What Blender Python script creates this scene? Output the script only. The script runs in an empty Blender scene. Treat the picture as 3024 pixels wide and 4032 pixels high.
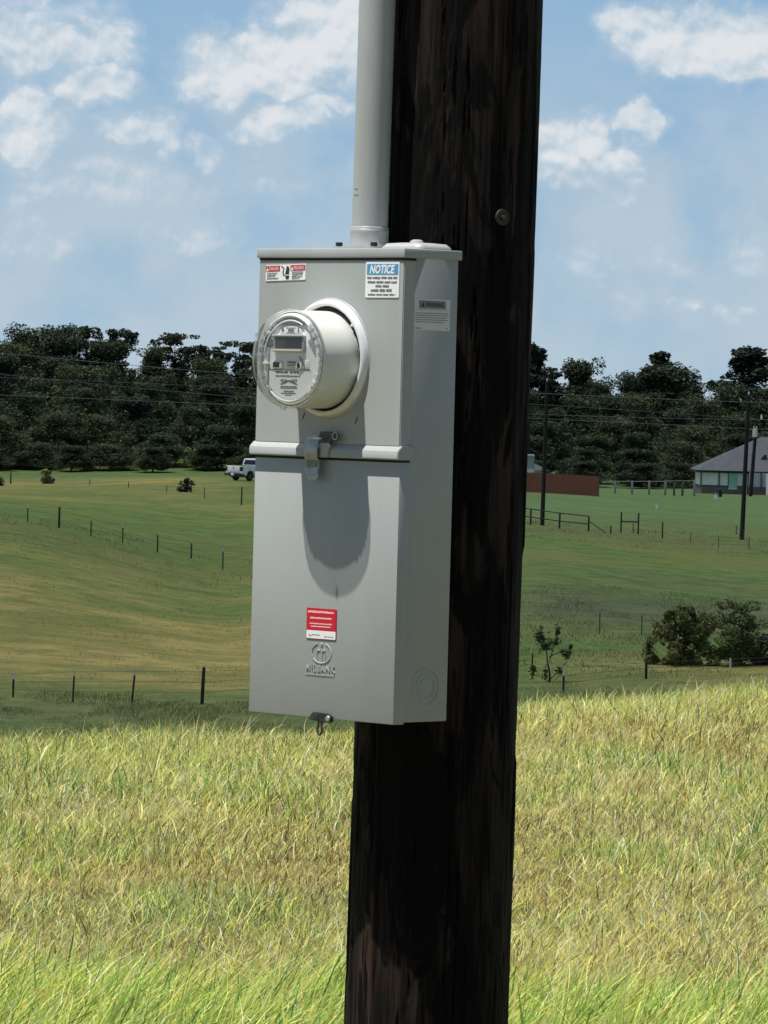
import bpy, bmesh, math, random
import numpy as np
from mathutils import Vector, Matrix, noise as mn
D = bpy.data
C = bpy.context.scene.collection
rng = np.random.default_rng(7)
random.seed(7)
rad = math.radians

# ------------------------------------------------------------------ camera
EYE = Vector((0.0, 0.0, 1.6))
PITCH, ROLL, FPX = -0.02268940, 0.02782066, 20300.0     # focal length in photo pixels (3024 x 4032)
cam = D.cameras.new('camera'); camo = D.objects.new('camera', cam); C.objects.link(camo)
cam.sensor_fit = 'VERTICAL'; cam.sensor_height = 24.0; cam.lens = 24.0 * FPX / 4032.0
cam.clip_start = 0.5; cam.clip_end = 9000
RM = Matrix.Rotation(math.pi / 2 + PITCH, 3, 'X') @ Matrix.Rotation(ROLL, 3, 'Z')
camo.matrix_world = Matrix.Translation(EYE) @ RM.to_4x4()
bpy.context.scene.camera = camo

def ray(px, py):
    """direction through a photo pixel, scaled so that its forward (Y) part is 1"""
    d = RM @ Vector(((px - 1512) / FPX, -(py - 2016) / FPX, -1.0))
    return d / d.y

# ------------------------------------------------------------------ sun and sky
SUN_DIR = Vector((-0.0892, -0.0441, 0.2875)).normalized()      # towards the sun, from the meter's shadow
sun = D.lights.new('sun', 'SUN'); suno = D.objects.new('sun', sun); C.objects.link(suno)
sun.energy = 5.0; sun.angle = rad(0.53); sun.color = (1.0, 0.965, 0.90)
suno.rotation_euler = SUN_DIR.to_track_quat('Z', 'Y').to_euler()
suno.location = (-4, -4, 12)
sc = bpy.context.scene
sc.view_settings.view_transform = 'Standard'; sc.view_settings.look = 'None'
sc.view_settings.gamma = 1.0; sc.view_settings.use_curve_mapping = False
sc.view_settings.exposure = 0.34
sc.cycles.max_bounces = 6; sc.cycles.transparent_max_bounces = 12
sc.cycles.diffuse_bounces = 3; sc.cycles.glossy_bounces = 3

world = D.worlds.new("World"); sc.world = world; world.use_nodes = True
world.cycles.sampling_method = 'MANUAL'; world.cycles.sample_map_resolution = 512
nt = world.node_tree; nt.nodes.clear()

class NB:
    """small helper for building node graphs"""
    def __init__(s, nt): s.nt = nt
    def n(s, t, **kw):
        nd = s.nt.nodes.new(t)
        for k, v in kw.items(): setattr(nd, k, v)
        return nd
    def L(s, a, b): s.nt.links.new(a, b)
    def put(s, sock, v):
        if hasattr(v, 'is_output') or isinstance(v, bpy.types.NodeSocket): s.L(v, sock)
        else: sock.default_value = v
    def m(s, op, a, b=0.0, c=None, clamp=False):
        nd = s.n('ShaderNodeMath', operation=op, use_clamp=clamp)
        s.put(nd.inputs[0], a); s.put(nd.inputs[1], b)
        if c is not None: s.put(nd.inputs[2], c)
        return nd.outputs[0]
    def ss(s, v, lo, hi, a=0.0, b=1.0):
        nd = s.n('ShaderNodeMapRange', interpolation_type='SMOOTHSTEP')
        s.put(nd.inputs[0], v)
        for i, x in enumerate((lo, hi, a, b)): nd.inputs[i + 1].default_value = x
        return nd.outputs[0]
    def mix(s, f, a, b):
        nd = s.n('ShaderNodeMix', data_type='RGBA')
        s.put(nd.inputs[0], f)
        for i, v in ((6, a), (7, b)):
            if isinstance(v, tuple): v = v + (1,) if len(v) == 3 else v
            s.put(nd.inputs[i], v)
        return nd.outputs[2]
    def noise(s, vec, scale, detail=4, rough=.5, dist=0.0):
        nd = s.n('ShaderNodeTexNoise'); s.L(vec, nd.inputs['Vector'])
        nd.inputs['Scale'].default_value = scale; nd.inputs['Detail'].default_value = detail
        nd.inputs['Roughness'].default_value = rough; nd.inputs['Distortion'].default_value = dist
        return nd.outputs['Fac']

w = NB(nt)
geo = w.n('ShaderNodeTexCoord'); sep = w.n('ShaderNodeSeparateXYZ'); w.L(geo.outputs['Generated'], sep.inputs[0])
X, Y, Z = sep.outputs
# direction as degrees of azimuth and elevation
az = w.m('MULTIPLY', w.m('ARCTAN2', X, Y), 57.2958)
el = w.m('MULTIPLY', w.m('ARCSINE', Z), 57.2958)
cmb = w.n('ShaderNodeCombineXYZ'); w.L(az, cmb.inputs[0]); w.L(el, cmb.inputs[1])
P = cmb.outputs[0]
warp = w.n('ShaderNodeTexNoise'); w.L(P, warp.inputs['Vector'])
warp.inputs['Scale'].default_value = 2.3; warp.inputs['Detail'].default_value = 5; warp.inputs['Roughness'].default_value = .52
sub = w.n('ShaderNodeVectorMath', operation='SUBTRACT'); w.L(warp.outputs['Color'], sub.inputs[0]); sub.inputs[1].default_value = (.5, .5, .5)
scl = w.n('ShaderNodeVectorMath', operation='SCALE'); w.L(sub.outputs[0], scl.inputs[0]); scl.inputs['Scale'].default_value = .62
addv = w.n('ShaderNodeVectorMath', operation='ADD'); w.L(P, addv.inputs[0]); w.L(scl.outputs[0], addv.inputs[1])
PW = addv.outputs[0]
def px2deg(px, py):
    d = ray(px, py).normalized()
    return math.degrees(math.atan2(d.x, d.y)), math.degrees(math.asin(d.z))
# clouds: centre and half size of each bank (as seen in the photo), how solid it is
BANKS = [ # x, y, rx, ry, strength
 (150,150,300,165,.62),(420,190,150,110,.45),
 (1330,120,270,150,1.0),(1500,60,240,150,.9),(1010,215,240,85,1.0),(860,300,160,95,1.0),(1080,330,150,60,.85),(1250,240,220,100,.8),
 (350,345,130,65,.72),(500,340,90,45,.5),(120,490,150,110,.80),(60,560,150,80,.6),
 (490,515,110,55,.8),(670,560,80,90,.6),(825,590,70,60,.55),
 (1015,535,95,55,.9),(1150,470,130,50,.8),(1300,410,110,45,.6),
 (370,700,280,80,.42),(1060,745,110,60,.42),(730,930,200,60,.38),(150,930,160,130,.40),(640,770,300,90,.32),
 (2540,120,170,100,.82),(2720,190,260,100,.78),(2920,150,220,110,.95),(2800,240,330,60,.6),
 (2180,590,110,100,.78),(2340,540,95,100,.75),(2530,480,85,65,.90),(2450,630,90,55,.6),(2310,690,110,60,.6),(2450,770,70,60,.40),
 (2320,1035,130,60,.42),(2650,1000,130,90,.34),(2940,1010,110,80,.32),(2790,1220,150,38,.45),(2400,1190,200,50,.22),
]
dens = None
for (bx, by, rx, ry, st) in BANKS:
    a0, e0 = px2deg(bx, by)
    rdx, rdy = math.degrees(rx * 1.22 / FPX), math.degrees(ry * 1.22 / FPX)
    v = w.n('ShaderNodeVectorMath', operation='SUBTRACT'); w.L(PW, v.inputs[0]); v.inputs[1].default_value = (a0, e0, 0)
    v2 = w.n('ShaderNodeVectorMath', operation='MULTIPLY'); w.L(v.outputs[0], v2.inputs[0]); v2.inputs[1].default_value = (1 / rdx, 1 / rdy, 0)
    ln = w.n('ShaderNodeVectorMath', operation='LENGTH'); w.L(v2.outputs[0], ln.inputs[0])
    b = w.ss(ln.outputs['Value'], 1.45, .35, 0.0, min(1.2, st * 1.25))
    dens = b if dens is None else w.m('MAXIMUM', dens, w.m('ADD', w.m('MULTIPLY', dens, .35), b))
fine = w.noise(P, 2.1, 5, .48, .15)
fine2 = w.noise(P, 9.0, 4, .5, .2)
# same noise a little higher up: the difference reads as light from above
sh = w.n('ShaderNodeVectorMath', operation='ADD'); w.L(P, sh.inputs[0]); sh.inputs[1].default_value = (-.03, .085, 0)
up = w.noise(sh.outputs[0], 2.1, 5, .48, .15)
relief = w.m('SUBTRACT', fine, up)
core = w.m('ADD', dens, w.m('MULTIPLY', w.m('SUBTRACT', fine, .5), .85))
core = w.m('ADD', core, w.m('MULTIPLY', w.m('SUBTRACT', fine2, .5), .16))
alpha = w.ss(core, .05, .80)
bright = w.m('ADD', w.m('MULTIPLY', relief, 2.6), w.m('MULTIPLY', w.m('SUBTRACT', core, .55), .55))
bright = w.ss(w.m('ADD', bright, .33), 0.0, 1.0)
c_low = (0.450, 0.585, 0.700)       # shaded, bluish parts of far cloud
c_high = (0.800, 0.825, 0.850)
ccol = w.mix(bright, c_low, c_high)
# clear sky close to the horizon, paler towards the ground
sky_lo = w.ss(el, 0.2, 4.6)
clear = w.mix(sky_lo, (0.385, 0.545, 0.690), (0.268, 0.462, 0.680))
veil = w.m('MULTIPLY', w.ss(w.noise(P, .8, 6, .52), .30, .62), w.ss(el, 4.6, 1.8, .12, .95))
clear = w.mix(veil, clear, (0.490, 0.600, 0.690))
crisp = w.m('MULTIPLY', w.ss(core, .50, .74), .93)
alpha = w.m('MAXIMUM', w.m('MULTIPLY', w.ss(core, .0, .72), .66), crisp)
low = w.mix(alpha, clear, ccol)
SKY_STRENGTH = 0.05
lowk = w.n('ShaderNodeVectorMath', operation='SCALE'); w.L(low, lowk.inputs[0]); lowk.inputs['Scale'].default_value = .765 / SKY_STRENGTH
nish = w.n('ShaderNodeTexSky', sky_type='NISHITA')
nish.sun_disc = False
nish.sun_elevation = math.asin(SUN_DIR.z); nish.sun_rotation = math.atan2(SUN_DIR.x, SUN_DIR.y)
nish.altitude = 120; nish.air_density = 1.0; nish.dust_density = 0.2; nish.ozone_density = 1.4
final = w.mix(w.ss(el, 8.0, 5.5), nish.outputs[0], lowk.outputs[0])
bg = w.n('ShaderNodeBackground'); w.L(final, bg.inputs['Color']); bg.inputs['Strength'].default_value = SKY_STRENGTH
wo = w.n('ShaderNodeOutputWorld'); w.L(bg.outputs[0], wo.inputs['Surface'])

# ------------------------------------------------------------------ helpers
def tag(o, label=None, cat=None, group=None, kind=None):
    if label: o['label'] = label
    if cat: o['category'] = cat
    if group: o['group'] = group
    if kind: o['kind'] = kind
    return o
def empty(name, loc=(0, 0, 0), rz=0.0):
    o = D.objects.new(name, None); C.objects.link(o); o.location = loc; o.rotation_euler = (0, 0, rz)
    o.empty_display_size = .1
    return o
def link(name, me, mat=None, parent=None):
    o = D.objects.new(name, me); C.objects.link(o)
    if mat is not None and not me.materials: me.materials.append(mat)
    if parent is not None: o.parent = parent
    return o
def copy_tree(o, parent=None):
    c = o.copy(); C.objects.link(c); c.parent = parent
    for ch in list(o.children): copy_tree(ch, c)
    return c
class MB:
    def __init__(s): s.bm = bmesh.new()
    def box(s, x0, x1, y0, y1, z0, z1, bev=0.0, seg=2):
        b = bmesh.new(); bmesh.ops.create_cube(b, size=1)
        for v in b.verts:
            v.co = Vector(((x0 + x1) / 2 + v.co.x * (x1 - x0), (y0 + y1) / 2 + v.co.y * (y1 - y0), (z0 + z1) / 2 + v.co.z * (z1 - z0)))
        if bev: bmesh.ops.bevel(b, geom=b.edges[:], offset=bev, segments=seg, affect='EDGES', profile=.5)
        s._add(b); return s
    def _add(s, b, M=None):
        if M is not None: bmesh.ops.transform(b, matrix=M, verts=b.verts)
        me = D.meshes.new('t'); b.to_mesh(me); b.free(); s.bm.from_mesh(me); D.meshes.remove(me)
    def prism(s, pts, axis, a0, a1, bev=0.0, seg=1):
        """extrude an outline: axis 'y' -> pts are (x, z); 'x' -> (y, z); 'z' -> (x, y)"""
        b = bmesh.new()
        mk = {'y': lambda p, a: (p[0], a, p[1]), 'x': lambda p, a: (a, p[0], p[1]), 'z': lambda p, a: (p[0], p[1], a)}[axis]
        v0 = [b.verts.new(mk(p, a0)) for p in pts]; v1 = [b.verts.new(mk(p, a1)) for p in pts]
        b.faces.new(v0); b.faces.new(v1[::-1])
        n = len(pts)
        for i in range(n): b.faces.new((v0[i], v1[i], v1[(i + 1) % n], v0[(i + 1) % n]))
        bmesh.ops.recalc_face_normals(b, faces=b.faces[:])
        if bev: bmesh.ops.bevel(b, geom=b.edges[:], offset=bev, segments=seg, affect='EDGES')
        s._add(b); return s
    def tube(s, pts, r, n=10, cap=True):
        pts = [Vector(p) for p in pts]; rs = r if isinstance(r, (list, tuple)) else [r] * len(pts)
        rings = []; prev = None
        for i, p in enumerate(pts):
            t = (pts[min(i + 1, len(pts) - 1)] - pts[max(i - 1, 0)]).normalized()
            a = prev if prev is not None else (Vector((0, 0, 1)) if abs(t.z) < .9 else Vector((1, 0, 0)))
            u = (a - t * a.dot(t)).normalized(); v = t.cross(u); prev = u
            rings.append([s.bm.verts.new(p + (u * math.cos(k * 2 * math.pi / n) + v * math.sin(k * 2 * math.pi / n)) * rs[i]) for k in range(n)])
        for i in range(len(rings) - 1):
            for k in range(n):
                s.bm.faces.new((rings[i][k], rings[i][(k + 1) % n], rings[i + 1][(k + 1) % n], rings[i + 1][k]))
        if cap:
            s.bm.faces.new(rings[0][::-1]); s.bm.faces.new(rings[-1])
        return s
    def lathe(s, prof, c, n=96, axis='y', closed=False):
        """prof: (r, a) pairs swept about the axis through c"""
        rings = []
        for r, a in prof:
            ring = []
            for k in range(n):
                t = k * 2 * math.pi / n
                if axis == 'y': co = (c[0] + r * math.cos(t), c[1] + a, c[2] + r * math.sin(t))
                elif axis == 'z': co = (c[0] + r * math.cos(t), c[1] + r * math.sin(t), c[2] + a)
                else: co = (c[0] + a, c[1] + r * math.cos(t), c[2] + r * math.sin(t))
                ring.append(s.bm.verts.new(co))
            rings.append(ring)
        pairs = list(zip(rings, rings[1:])) + ([(rings[-1], rings[0])] if closed else [])
        for a, b in pairs:
            for k in range(n): s.bm.faces.new((a[k], a[(k + 1) % n], b[(k + 1) % n], b[k]))
        return s
    def cap(s, r, a, c, n=96, axis='y'):
        vs = []
        for k in range(n):
            t = k * 2 * math.pi / n
            co = (c[0] + r * math.cos(t), c[1] + a, c[2] + r * math.sin(t)) if axis == 'y' else (c[0] + r * math.cos(t), c[1] + r * math.sin(t), c[2] + a) if axis == 'z' else (c[0] + a, c[1] + r * math.cos(t), c[2] + r * math.sin(t))
            vs.append(s.bm.verts.new(co))
        s.bm.faces.new(vs); return s
    def build(s, name, mat, parent=None, smooth=True, ang=35, M=None, recalc=True):
        if M is not None: bmesh.ops.transform(s.bm, matrix=M, verts=s.bm.verts)
        bmesh.ops.remove_doubles(s.bm, verts=s.bm.verts, dist=1e-6)
        if recalc: bmesh.ops.recalc_face_normals(s.bm, faces=s.bm.faces[:])
        me = D.meshes.new(name)
        if smooth:
            for f in s.bm.faces: f.smooth = True
            for e in s.bm.edges:
                if len(e.link_faces) == 2 and e.calc_face_angle(0) > rad(ang): e.smooth = False
        s.bm.to_mesh(me); s.bm.free()
        return link(name, me, mat, parent)
def rrect(x0, x1, z0, z1, r, n=5):
    pts = []
    for cx, cz, a0 in ((x1 - r, z1 - r, 0), (x0 + r, z1 - r, 90), (x0 + r, z0 + r, 180), (x1 - r, z0 + r, 270)):
        for k in range(n + 1):
            t = rad(a0 + 90 * k / n); pts.append((cx + r * math.cos(t), cz + r * math.sin(t)))
    return pts
def text_verts(s, width, height, shear=0.0, bold=0.0, spc=1.0):
    """lettering as flat polygons filling width x height, lower left corner at 0"""
    cu = D.curves.new('t', 'FONT'); cu.body = s; cu.shear = shear; cu.offset = bold; cu.extrude = 0.0; cu.space_character = spc; cu.resolution_u = 3
    o = D.objects.new('t', cu); C.objects.link(o)
    bpy.context.view_layer.update()
    me = D.meshes.new_from_object(o.evaluated_get(bpy.context.evaluated_depsgraph_get()))
    vs = np.array([v.co[:2] for v in me.vertices]); fs = [tuple(p.vertices) for p in me.polygons]
    D.objects.remove(o); D.meshes.remove(me); D.curves.remove(cu)
    lo, hi = vs.min(0), vs.max(0)
    vs = (vs - lo) / (hi - lo) * np.array([width, height])
    return vs, fs
def nmesh(name, verts, faces_flat, loop_tot, mat=None, cols=None, cname='Col', smooth=False):
    me = D.meshes.new(name)
    nv = len(verts); nf = len(loop_tot)
    me.vertices.add(nv); me.vertices.foreach_set('co', np.asarray(verts, np.float32).ravel())
    me.loops.add(len(faces_flat)); me.loops.foreach_set('vertex_index', np.asarray(faces_flat, np.int32))
    me.polygons.add(nf)
    ls = np.concatenate(([0], np.cumsum(loop_tot)[:-1])).astype(np.int32)
    me.polygons.foreach_set('loop_start', ls)
    if smooth: me.polygons.foreach_set('use_smooth', np.ones(nf, bool))
    if cols is not None:
        a = me.color_attributes.new(cname, 'FLOAT_COLOR', 'POINT')
        c4 = np.ones((nv, 4), np.float32); c4[:, :cols.shape[1]] = cols
        a.data.foreach_set('color', c4.ravel())
    me.update(calc_edges=True); me.validate()
    if mat: me.materials.append(mat)
    return me

def vnoise(x, y, seed=0):
    """smooth value noise, arrays in, 0..1 out"""
    xi = np.floor(x).astype(np.int64); yi = np.floor(y).astype(np.int64)
    fx = x - xi; fy = y - yi; fx = fx * fx * (3 - 2 * fx); fy = fy * fy * (3 - 2 * fy)
    def h(a, b):
        n = (a * 374761393 + b * 668265263 + seed * 1274126177) & 0x7fffffff
        n = (n ^ (n >> 13)) * 1103515245 & 0x7fffffff
        n = (n ^ (n >> 16)) & 0xffffff
        return n / float(0xffffff)
    return (h(xi, yi) * (1 - fx) + h(xi + 1, yi) * fx) * (1 - fy) + (h(xi, yi + 1) * (1 - fx) + h(xi + 1, yi + 1) * fx) * fy
def fbm(x, y, o=4, seed=0):
    s = 0; a = .5; t = 0
    for i in range(o):
        s = s + a * vnoise(x * 2 ** i, y * 2 ** i, seed + i); t += a; a *= .5
    return s / t

# ------------------------------------------------------------------ materials
def mat(name, col=(.5, .5, .5), rough=.5, metal=0.0, var=0.0, vscale=20, bump=0.0, bscale=200, spec=.5, col2=None, coat=0.0, aniso=None):
    m = D.materials.new(name); m.use_nodes = True; t = NB(m.node_tree)
    p = m.node_tree.nodes['Principled BSDF']
    p.inputs['Base Color'].default_value = (*col, 1); p.inputs['Roughness'].default_value = rough
    p.inputs['Metallic'].default_value = metal; p.inputs['Specular IOR Level'].default_value = spec
    p.inputs['Coat Weight'].default_value = coat
    tc = t.n('ShaderNodeTexCoord'); vec = tc.outputs['Object']
    if aniso:
        mp = t.n('ShaderNodeMapping'); t.L(vec, mp.inputs[0]); mp.inputs['Scale'].default_value = aniso; vec = mp.outputs[0]
    f = t.noise(vec, vscale, 5, .6)
    c2 = col2 if col2 else tuple(c * (1 - var) for c in col)
    t.L(t.mix(t.ss(f, .35, .68), col, c2), p.inputs['Base Color'])
    if bump:
        g = t.noise(vec, bscale, 4, .6)
        b = t.n('ShaderNodeBump'); t.L(g, b.inputs['Height']); b.inputs['Strength'].default_value = bump; b.inputs['Distance'].default_value = .01
        t.L(b.outputs[0], p.inputs['Normal'])
    rr = t.ss(t.noise(vec, vscale * 2.3, 3), .3, .7, max(rough - .07, .02), min(rough + .07, 1))
    t.L(rr, p.inputs['Roughness'])
    return m
M = {}
M['paint'] = mat('grey_enamel', (.398, .422, .414), .40, var=.09, vscale=7, bump=.03, bscale=500, spec=.45, aniso=(1, 1, .3))
M['lid'] = M['paint']
M['darkgap'] = mat('gap_shade_and_scratch', (.02, .02, .02), .8)  # near-black stands in for shade in the gaps; scratches use it too
M['white'] = mat('sticker_white', (.88, .89, .88), .42, var=.03)
M['silver'] = mat('sticker_silver', (.74, .78, .78), .38, var=.05)
M['ink'] = mat('black_ink', (.03, .03, .035), .5)
M['inkgrey'] = mat('grey_ink', (.16, .17, .18), .5)
M['blue'] = mat('notice_blue', (.07, .33, .58), .42, var=.05)
M['red'] = mat('sticker_red', (.62, .012, .03), .4, var=.05)
M['redfade'] = mat('faded_red', (.46, .04, .05), .45, var=.1)
M['pink'] = mat('sun_faded_print', (.86, .50, .52), .5)
M['zinc'] = mat('galvanised_steel', (.46, .49, .49), .38, .45, col2=(.30, .34, .33), vscale=60, bump=.08, bscale=160)
M['darkzinc'] = mat('weathered_zinc', (.12, .11, .10), .42, .7, col2=(.05, .045, .04), vscale=90)
M['alu'] = mat('sealing_ring_metal', (.80, .81, .82), .32, .15, var=.1, vscale=30)
M['collar'] = mat('meter_collar_plastic', (.72, .73, .68), .30, var=.04, vscale=12, spec=.5)
M['face'] = mat('meter_face_plastic', (.92, .93, .92), .35, var=.05)
M['facegrey'] = mat('meter_inner_grey', (.42, .44, .43), .4, var=.1)
M['lcd'] = mat('lcd_glass', (.085, .085, .080), .12, col2=(.055, .055, .05), vscale=60)
M['black'] = mat('black_plastic', (.012, .012, .012), .35)
M['pvc'] = mat('grey_conduit_plastic', (.42, .44, .43), .40, var=.08, vscale=25, bump=.03, bscale=60, spec=.4, aniso=(1, 1, .2), coat=.05)
M['hub'] = mat('cast_hub', (.46, .47, .46), .45, .25, var=.1, vscale=40, bump=.05, bscale=300)
M['plate'] = mat('hub_cover_paint', (.46, .47, .46), .35, .1, var=.05)
M['dirt'] = mat('scuff_mark', (.12, .12, .12), .7)

def glass_mat(name, tint=.985, milky=.02, lo=.03, hi=.55):
    m = D.materials.new(name); m.use_nodes = True; t = NB(m.node_tree)
    m.node_tree.nodes.remove(m.node_tree.nodes['Principled BSDF'])
    out = m.node_tree.nodes['Material Output']
    tr = t.n('ShaderNodeBsdfTransparent'); tr.inputs[0].default_value = (tint, tint, tint, 1)
    gl = t.n('ShaderNodeBsdfGlossy'); gl.inputs['Roughness'].default_value = .06; gl.inputs[0].default_value = (.9, .9, .9, 1)
    df = t.n('ShaderNodeBsdfDiffuse'); df.inputs[0].default_value = (.8, .82, .82, 1)
    lw = t.n('ShaderNodeLayerWeight'); lw.inputs[0].default_value = .35
    a = t.n('ShaderNodeMixShader'); t.L(t.ss(lw.outputs['Facing'], .25, 1.0, milky * .5, milky * 3.5), a.inputs[0]); t.L(tr.outputs[0], a.inputs[1]); t.L(df.outputs[0], a.inputs[2])
    b = t.n('ShaderNodeMixShader'); t.L(t.ss(lw.outputs['Fresnel'], 0.0, 1.0, lo, hi), b.inputs[0]); t.L(a.outputs[0], b.inputs[1]); t.L(gl.outputs[0], b.inputs[2])
    t.L(b.outputs[0], out.inputs[0])
    return m
M['glass'] = glass_mat('clear_meter_cover')
M['wglass'] = mat('dark_window_glass', (.015, .017, .02), .08, spec=.8)

# ------------------------------------------------------------------ terrain
def dz(px, py):
    d = ray(px, py); return d.z
S = 1.8228           # display pixel -> photo pixel
def zpt(dx, y, dist): return 1.6 + dist * dz(dx * S, y * S)
# per column (x in the photo): distance -> height of the ground
def column(dx, tip, pts):
    yr = -(1.6 - .17) / dz(dx * S, tip * S) - .8
    k = [(0, 0), (yr - 1, 0), (yr + 2, -.12), (yr + 6, -.62), (yr + 13, -1.9), (62, -5.2), (100, -8.3), (140, -10.3), (162, -10.6)]
    for d, y in pts: k.append((d, zpt(dx, y, d)))
    return yr, k
COLS = {
 0:    column(0, 1512, [(180, 1548), (190, 1512), (250, 1300), (310, 1128), (380, 1082), (450, 1052), (500, 1036), (560, 1024)]),
 500:  column(500, 1508, [(180, 1552), (190, 1520), (250, 1370), (320, 1228), (400, 1090), (455, 1037), (480, 1032), (560, 1028)]),
 1150: column(1150, 1452, [(180, 1555), (200, 1450), (225, 1368), (250, 1290), (290, 1180), (325, 1137), (400, 1085), (450, 1062), (500, 1058), (560, 1056)]),
 1659: column(1659, 1420, [(180, 1530), (200, 1450), (225, 1385), (250, 1330), (290, 1225), (325, 1170), (420, 1105), (500, 1072), (560, 1066)]),
}
cdx = sorted(COLS)
caz = np.array([ray(d * S, 1700).x for d in cdx])
YG = np.arange(0, 1400.0, 1.0)
TZ = []
for d in cdx:
    k = COLS[d][1]
    top = {0: -1.5, 500: -2.0, 1150: -5.0, 1659: -6.5}[d]
    k = k + [(575, k[-1][1] + .1), (655, top), (800, top + 3), (1400, top + 6)]
    z = np.interp(YG, [a for a, b in k], [b for a, b in k])
    zs = z.copy()
    for i in range(len(YG)):
        h = int(min(max(0, (YG[i] - 20) * .04), 9))
        if h: zs[i] = z[max(0, i - h):i + h + 1].mean()
    TZ.append(zs)
TZ = np.array(TZ)
def ground(x, y):
    x = np.asarray(x, float); y = np.asarray(y, float)
    yy = np.maximum(y, 1.0); a = np.clip(x / yy, caz[0], caz[-1])
    i = np.clip(np.searchsorted(caz, a) - 1, 0, len(caz) - 2)
    f = (a - caz[i]) / (caz[i + 1] - caz[i]); f = f * f * (3 - 2 * f) * .5 + f * .5
    yq = np.clip(yy, 0, 1398); j = np.floor(yq).astype(int); g = yq - j
    z0 = TZ[i, j] * (1 - g) + TZ[i, j + 1] * g; z1 = TZ[i + 1, j] * (1 - g) + TZ[i + 1, j + 1] * g
    z = z0 * (1 - f) + z1 * f
    z = np.where(y < 5, 0.0, z)
    far = np.clip((yy - 150) / 80, 0, 1)
    z = z + far * .35 * (fbm(x / 38 + 9, y / 55 + 3, 3, 5) - .5)
    near = np.clip(1 - np.abs(yy - 15) / 25, 0, 1)
    z = z + near * .05 * (fbm(x / 1.3 + 90, y / 1.6 + 33, 3, 8) - .5)
    return z
def gz(x, y): return float(ground(np.array([x]), np.array([y]))[0])
def on_ground(px, dist):
    """point on the terrain at a distance, in the column of a photo pixel"""
    x = ray(px, 1900).x * dist
    return Vector((x, dist, gz(x, dist)))
def find_dist(px, py, lo=174, hi=620):
    d = ray(px, py); ys = np.arange(lo, hi, 1.0); zs = ground(d.x * ys, ys); los = 1.6 + d.z * ys
    hit = np.where(los <= zs)[0]
    return float(ys[hit[0]]) if len(hit) else float(lo)
def at_h(px, py, dist):
    d = ray(px, py); return EYE + d * dist

azs = np.unique(np.round(np.concatenate([np.arange(-180, -12, 4), np.arange(-12, 12.001, .12), np.arange(12, 181, 4)]), 4))
azs = azs[azs < 180]
Rr = np.unique(np.concatenate([[0.4, 2, 4, 6, 8], np.arange(9, 34, .35), np.arange(34, 80, 1.5), np.arange(80, 700, 2.5), np.geomspace(700, 5200, 30)]))
A, RR = np.meshgrid(np.radians(azs), Rr)
TX = RR * np.sin(A); TY = RR * np.cos(A); TZZ = ground(TX, TY)
na, nr = len(azs), len(Rr)
verts = np.stack([TX, TY, TZZ], -1).reshape(-1, 3)
idx = np.arange(nr * na).reshape(nr, na); nx = np.roll(idx, -1, 1)
q = np.stack([idx[:-1], idx[1:], nx[1:], nx[:-1]], -1).reshape(-1, 4)
tris = np.array([[0] * 0])
verts = np.vstack([verts, [[0, 0, 0]]])
q0 = np.stack([np.full(na, nr * na), idx[0], nx[0]], -1)
ff = np.concatenate([q.ravel(), q0.ravel()]); lt = np.concatenate([np.full(len(q), 4), np.full(len(q0), 3)])
# what grows where: r = dry straw, g = rank darker growth, b = mown lawn
def bell(v, c, wd): return np.exp(-((v - c) / wd) ** 2)
vx, vy = verts[:, 0], verts[:, 1]; va = vx / np.maximum(vy, 1)
n1 = fbm(vx / 14 + 5, vy / 30 + 7, 4, 2)
dryw = bell(vy, 232, 42) * np.clip((.012 - va) / .035, 0, 1) * 1.15
dryw += bell(vy, 462, 34) * np.clip((-.022 - va) / .02, 0, 1) * 1.0
dryw += bell(vy, 400, 22) * np.clip((-.0 - va) / .02, 0, 1) * .45
dryw += bell(vy, 198, 8) * np.clip((va - .02) / .02, 0, 1) * .75
dryw += np.clip((vy - 12.2) / 1.5, 0, 1) * np.clip((45 - vy) / 10, 0, 1) * .8
rank = bell(vy, 184, 10) * .6 + bell(vy, 246, 17) * np.clip((va - .015) / .02, 0, 1) * .9 + bell(vy, 272, 7) * np.clip((va - .015) / .02, 0, 1) * .5 + bell(vy, 318, 12) * np.clip((va - .015) / .02, 0, 1) * .45
lawn = np.clip((vy - 322) / 40, 0, 1) * np.clip((va - .0) / .02, 0, 1) + bell(vy, 505, 60) * np.clip((.02 - va) / .02, 0, 1) * .8
zone = np.stack([np.clip(dryw + (n1 - .5) * .9 * (dryw > .05), 0, 1), np.clip(rank * (.5 + n1), 0, 1), np.clip(lawn, 0, 1), np.clip((45 - vy) / 10, 0, 1)], -1)

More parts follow.
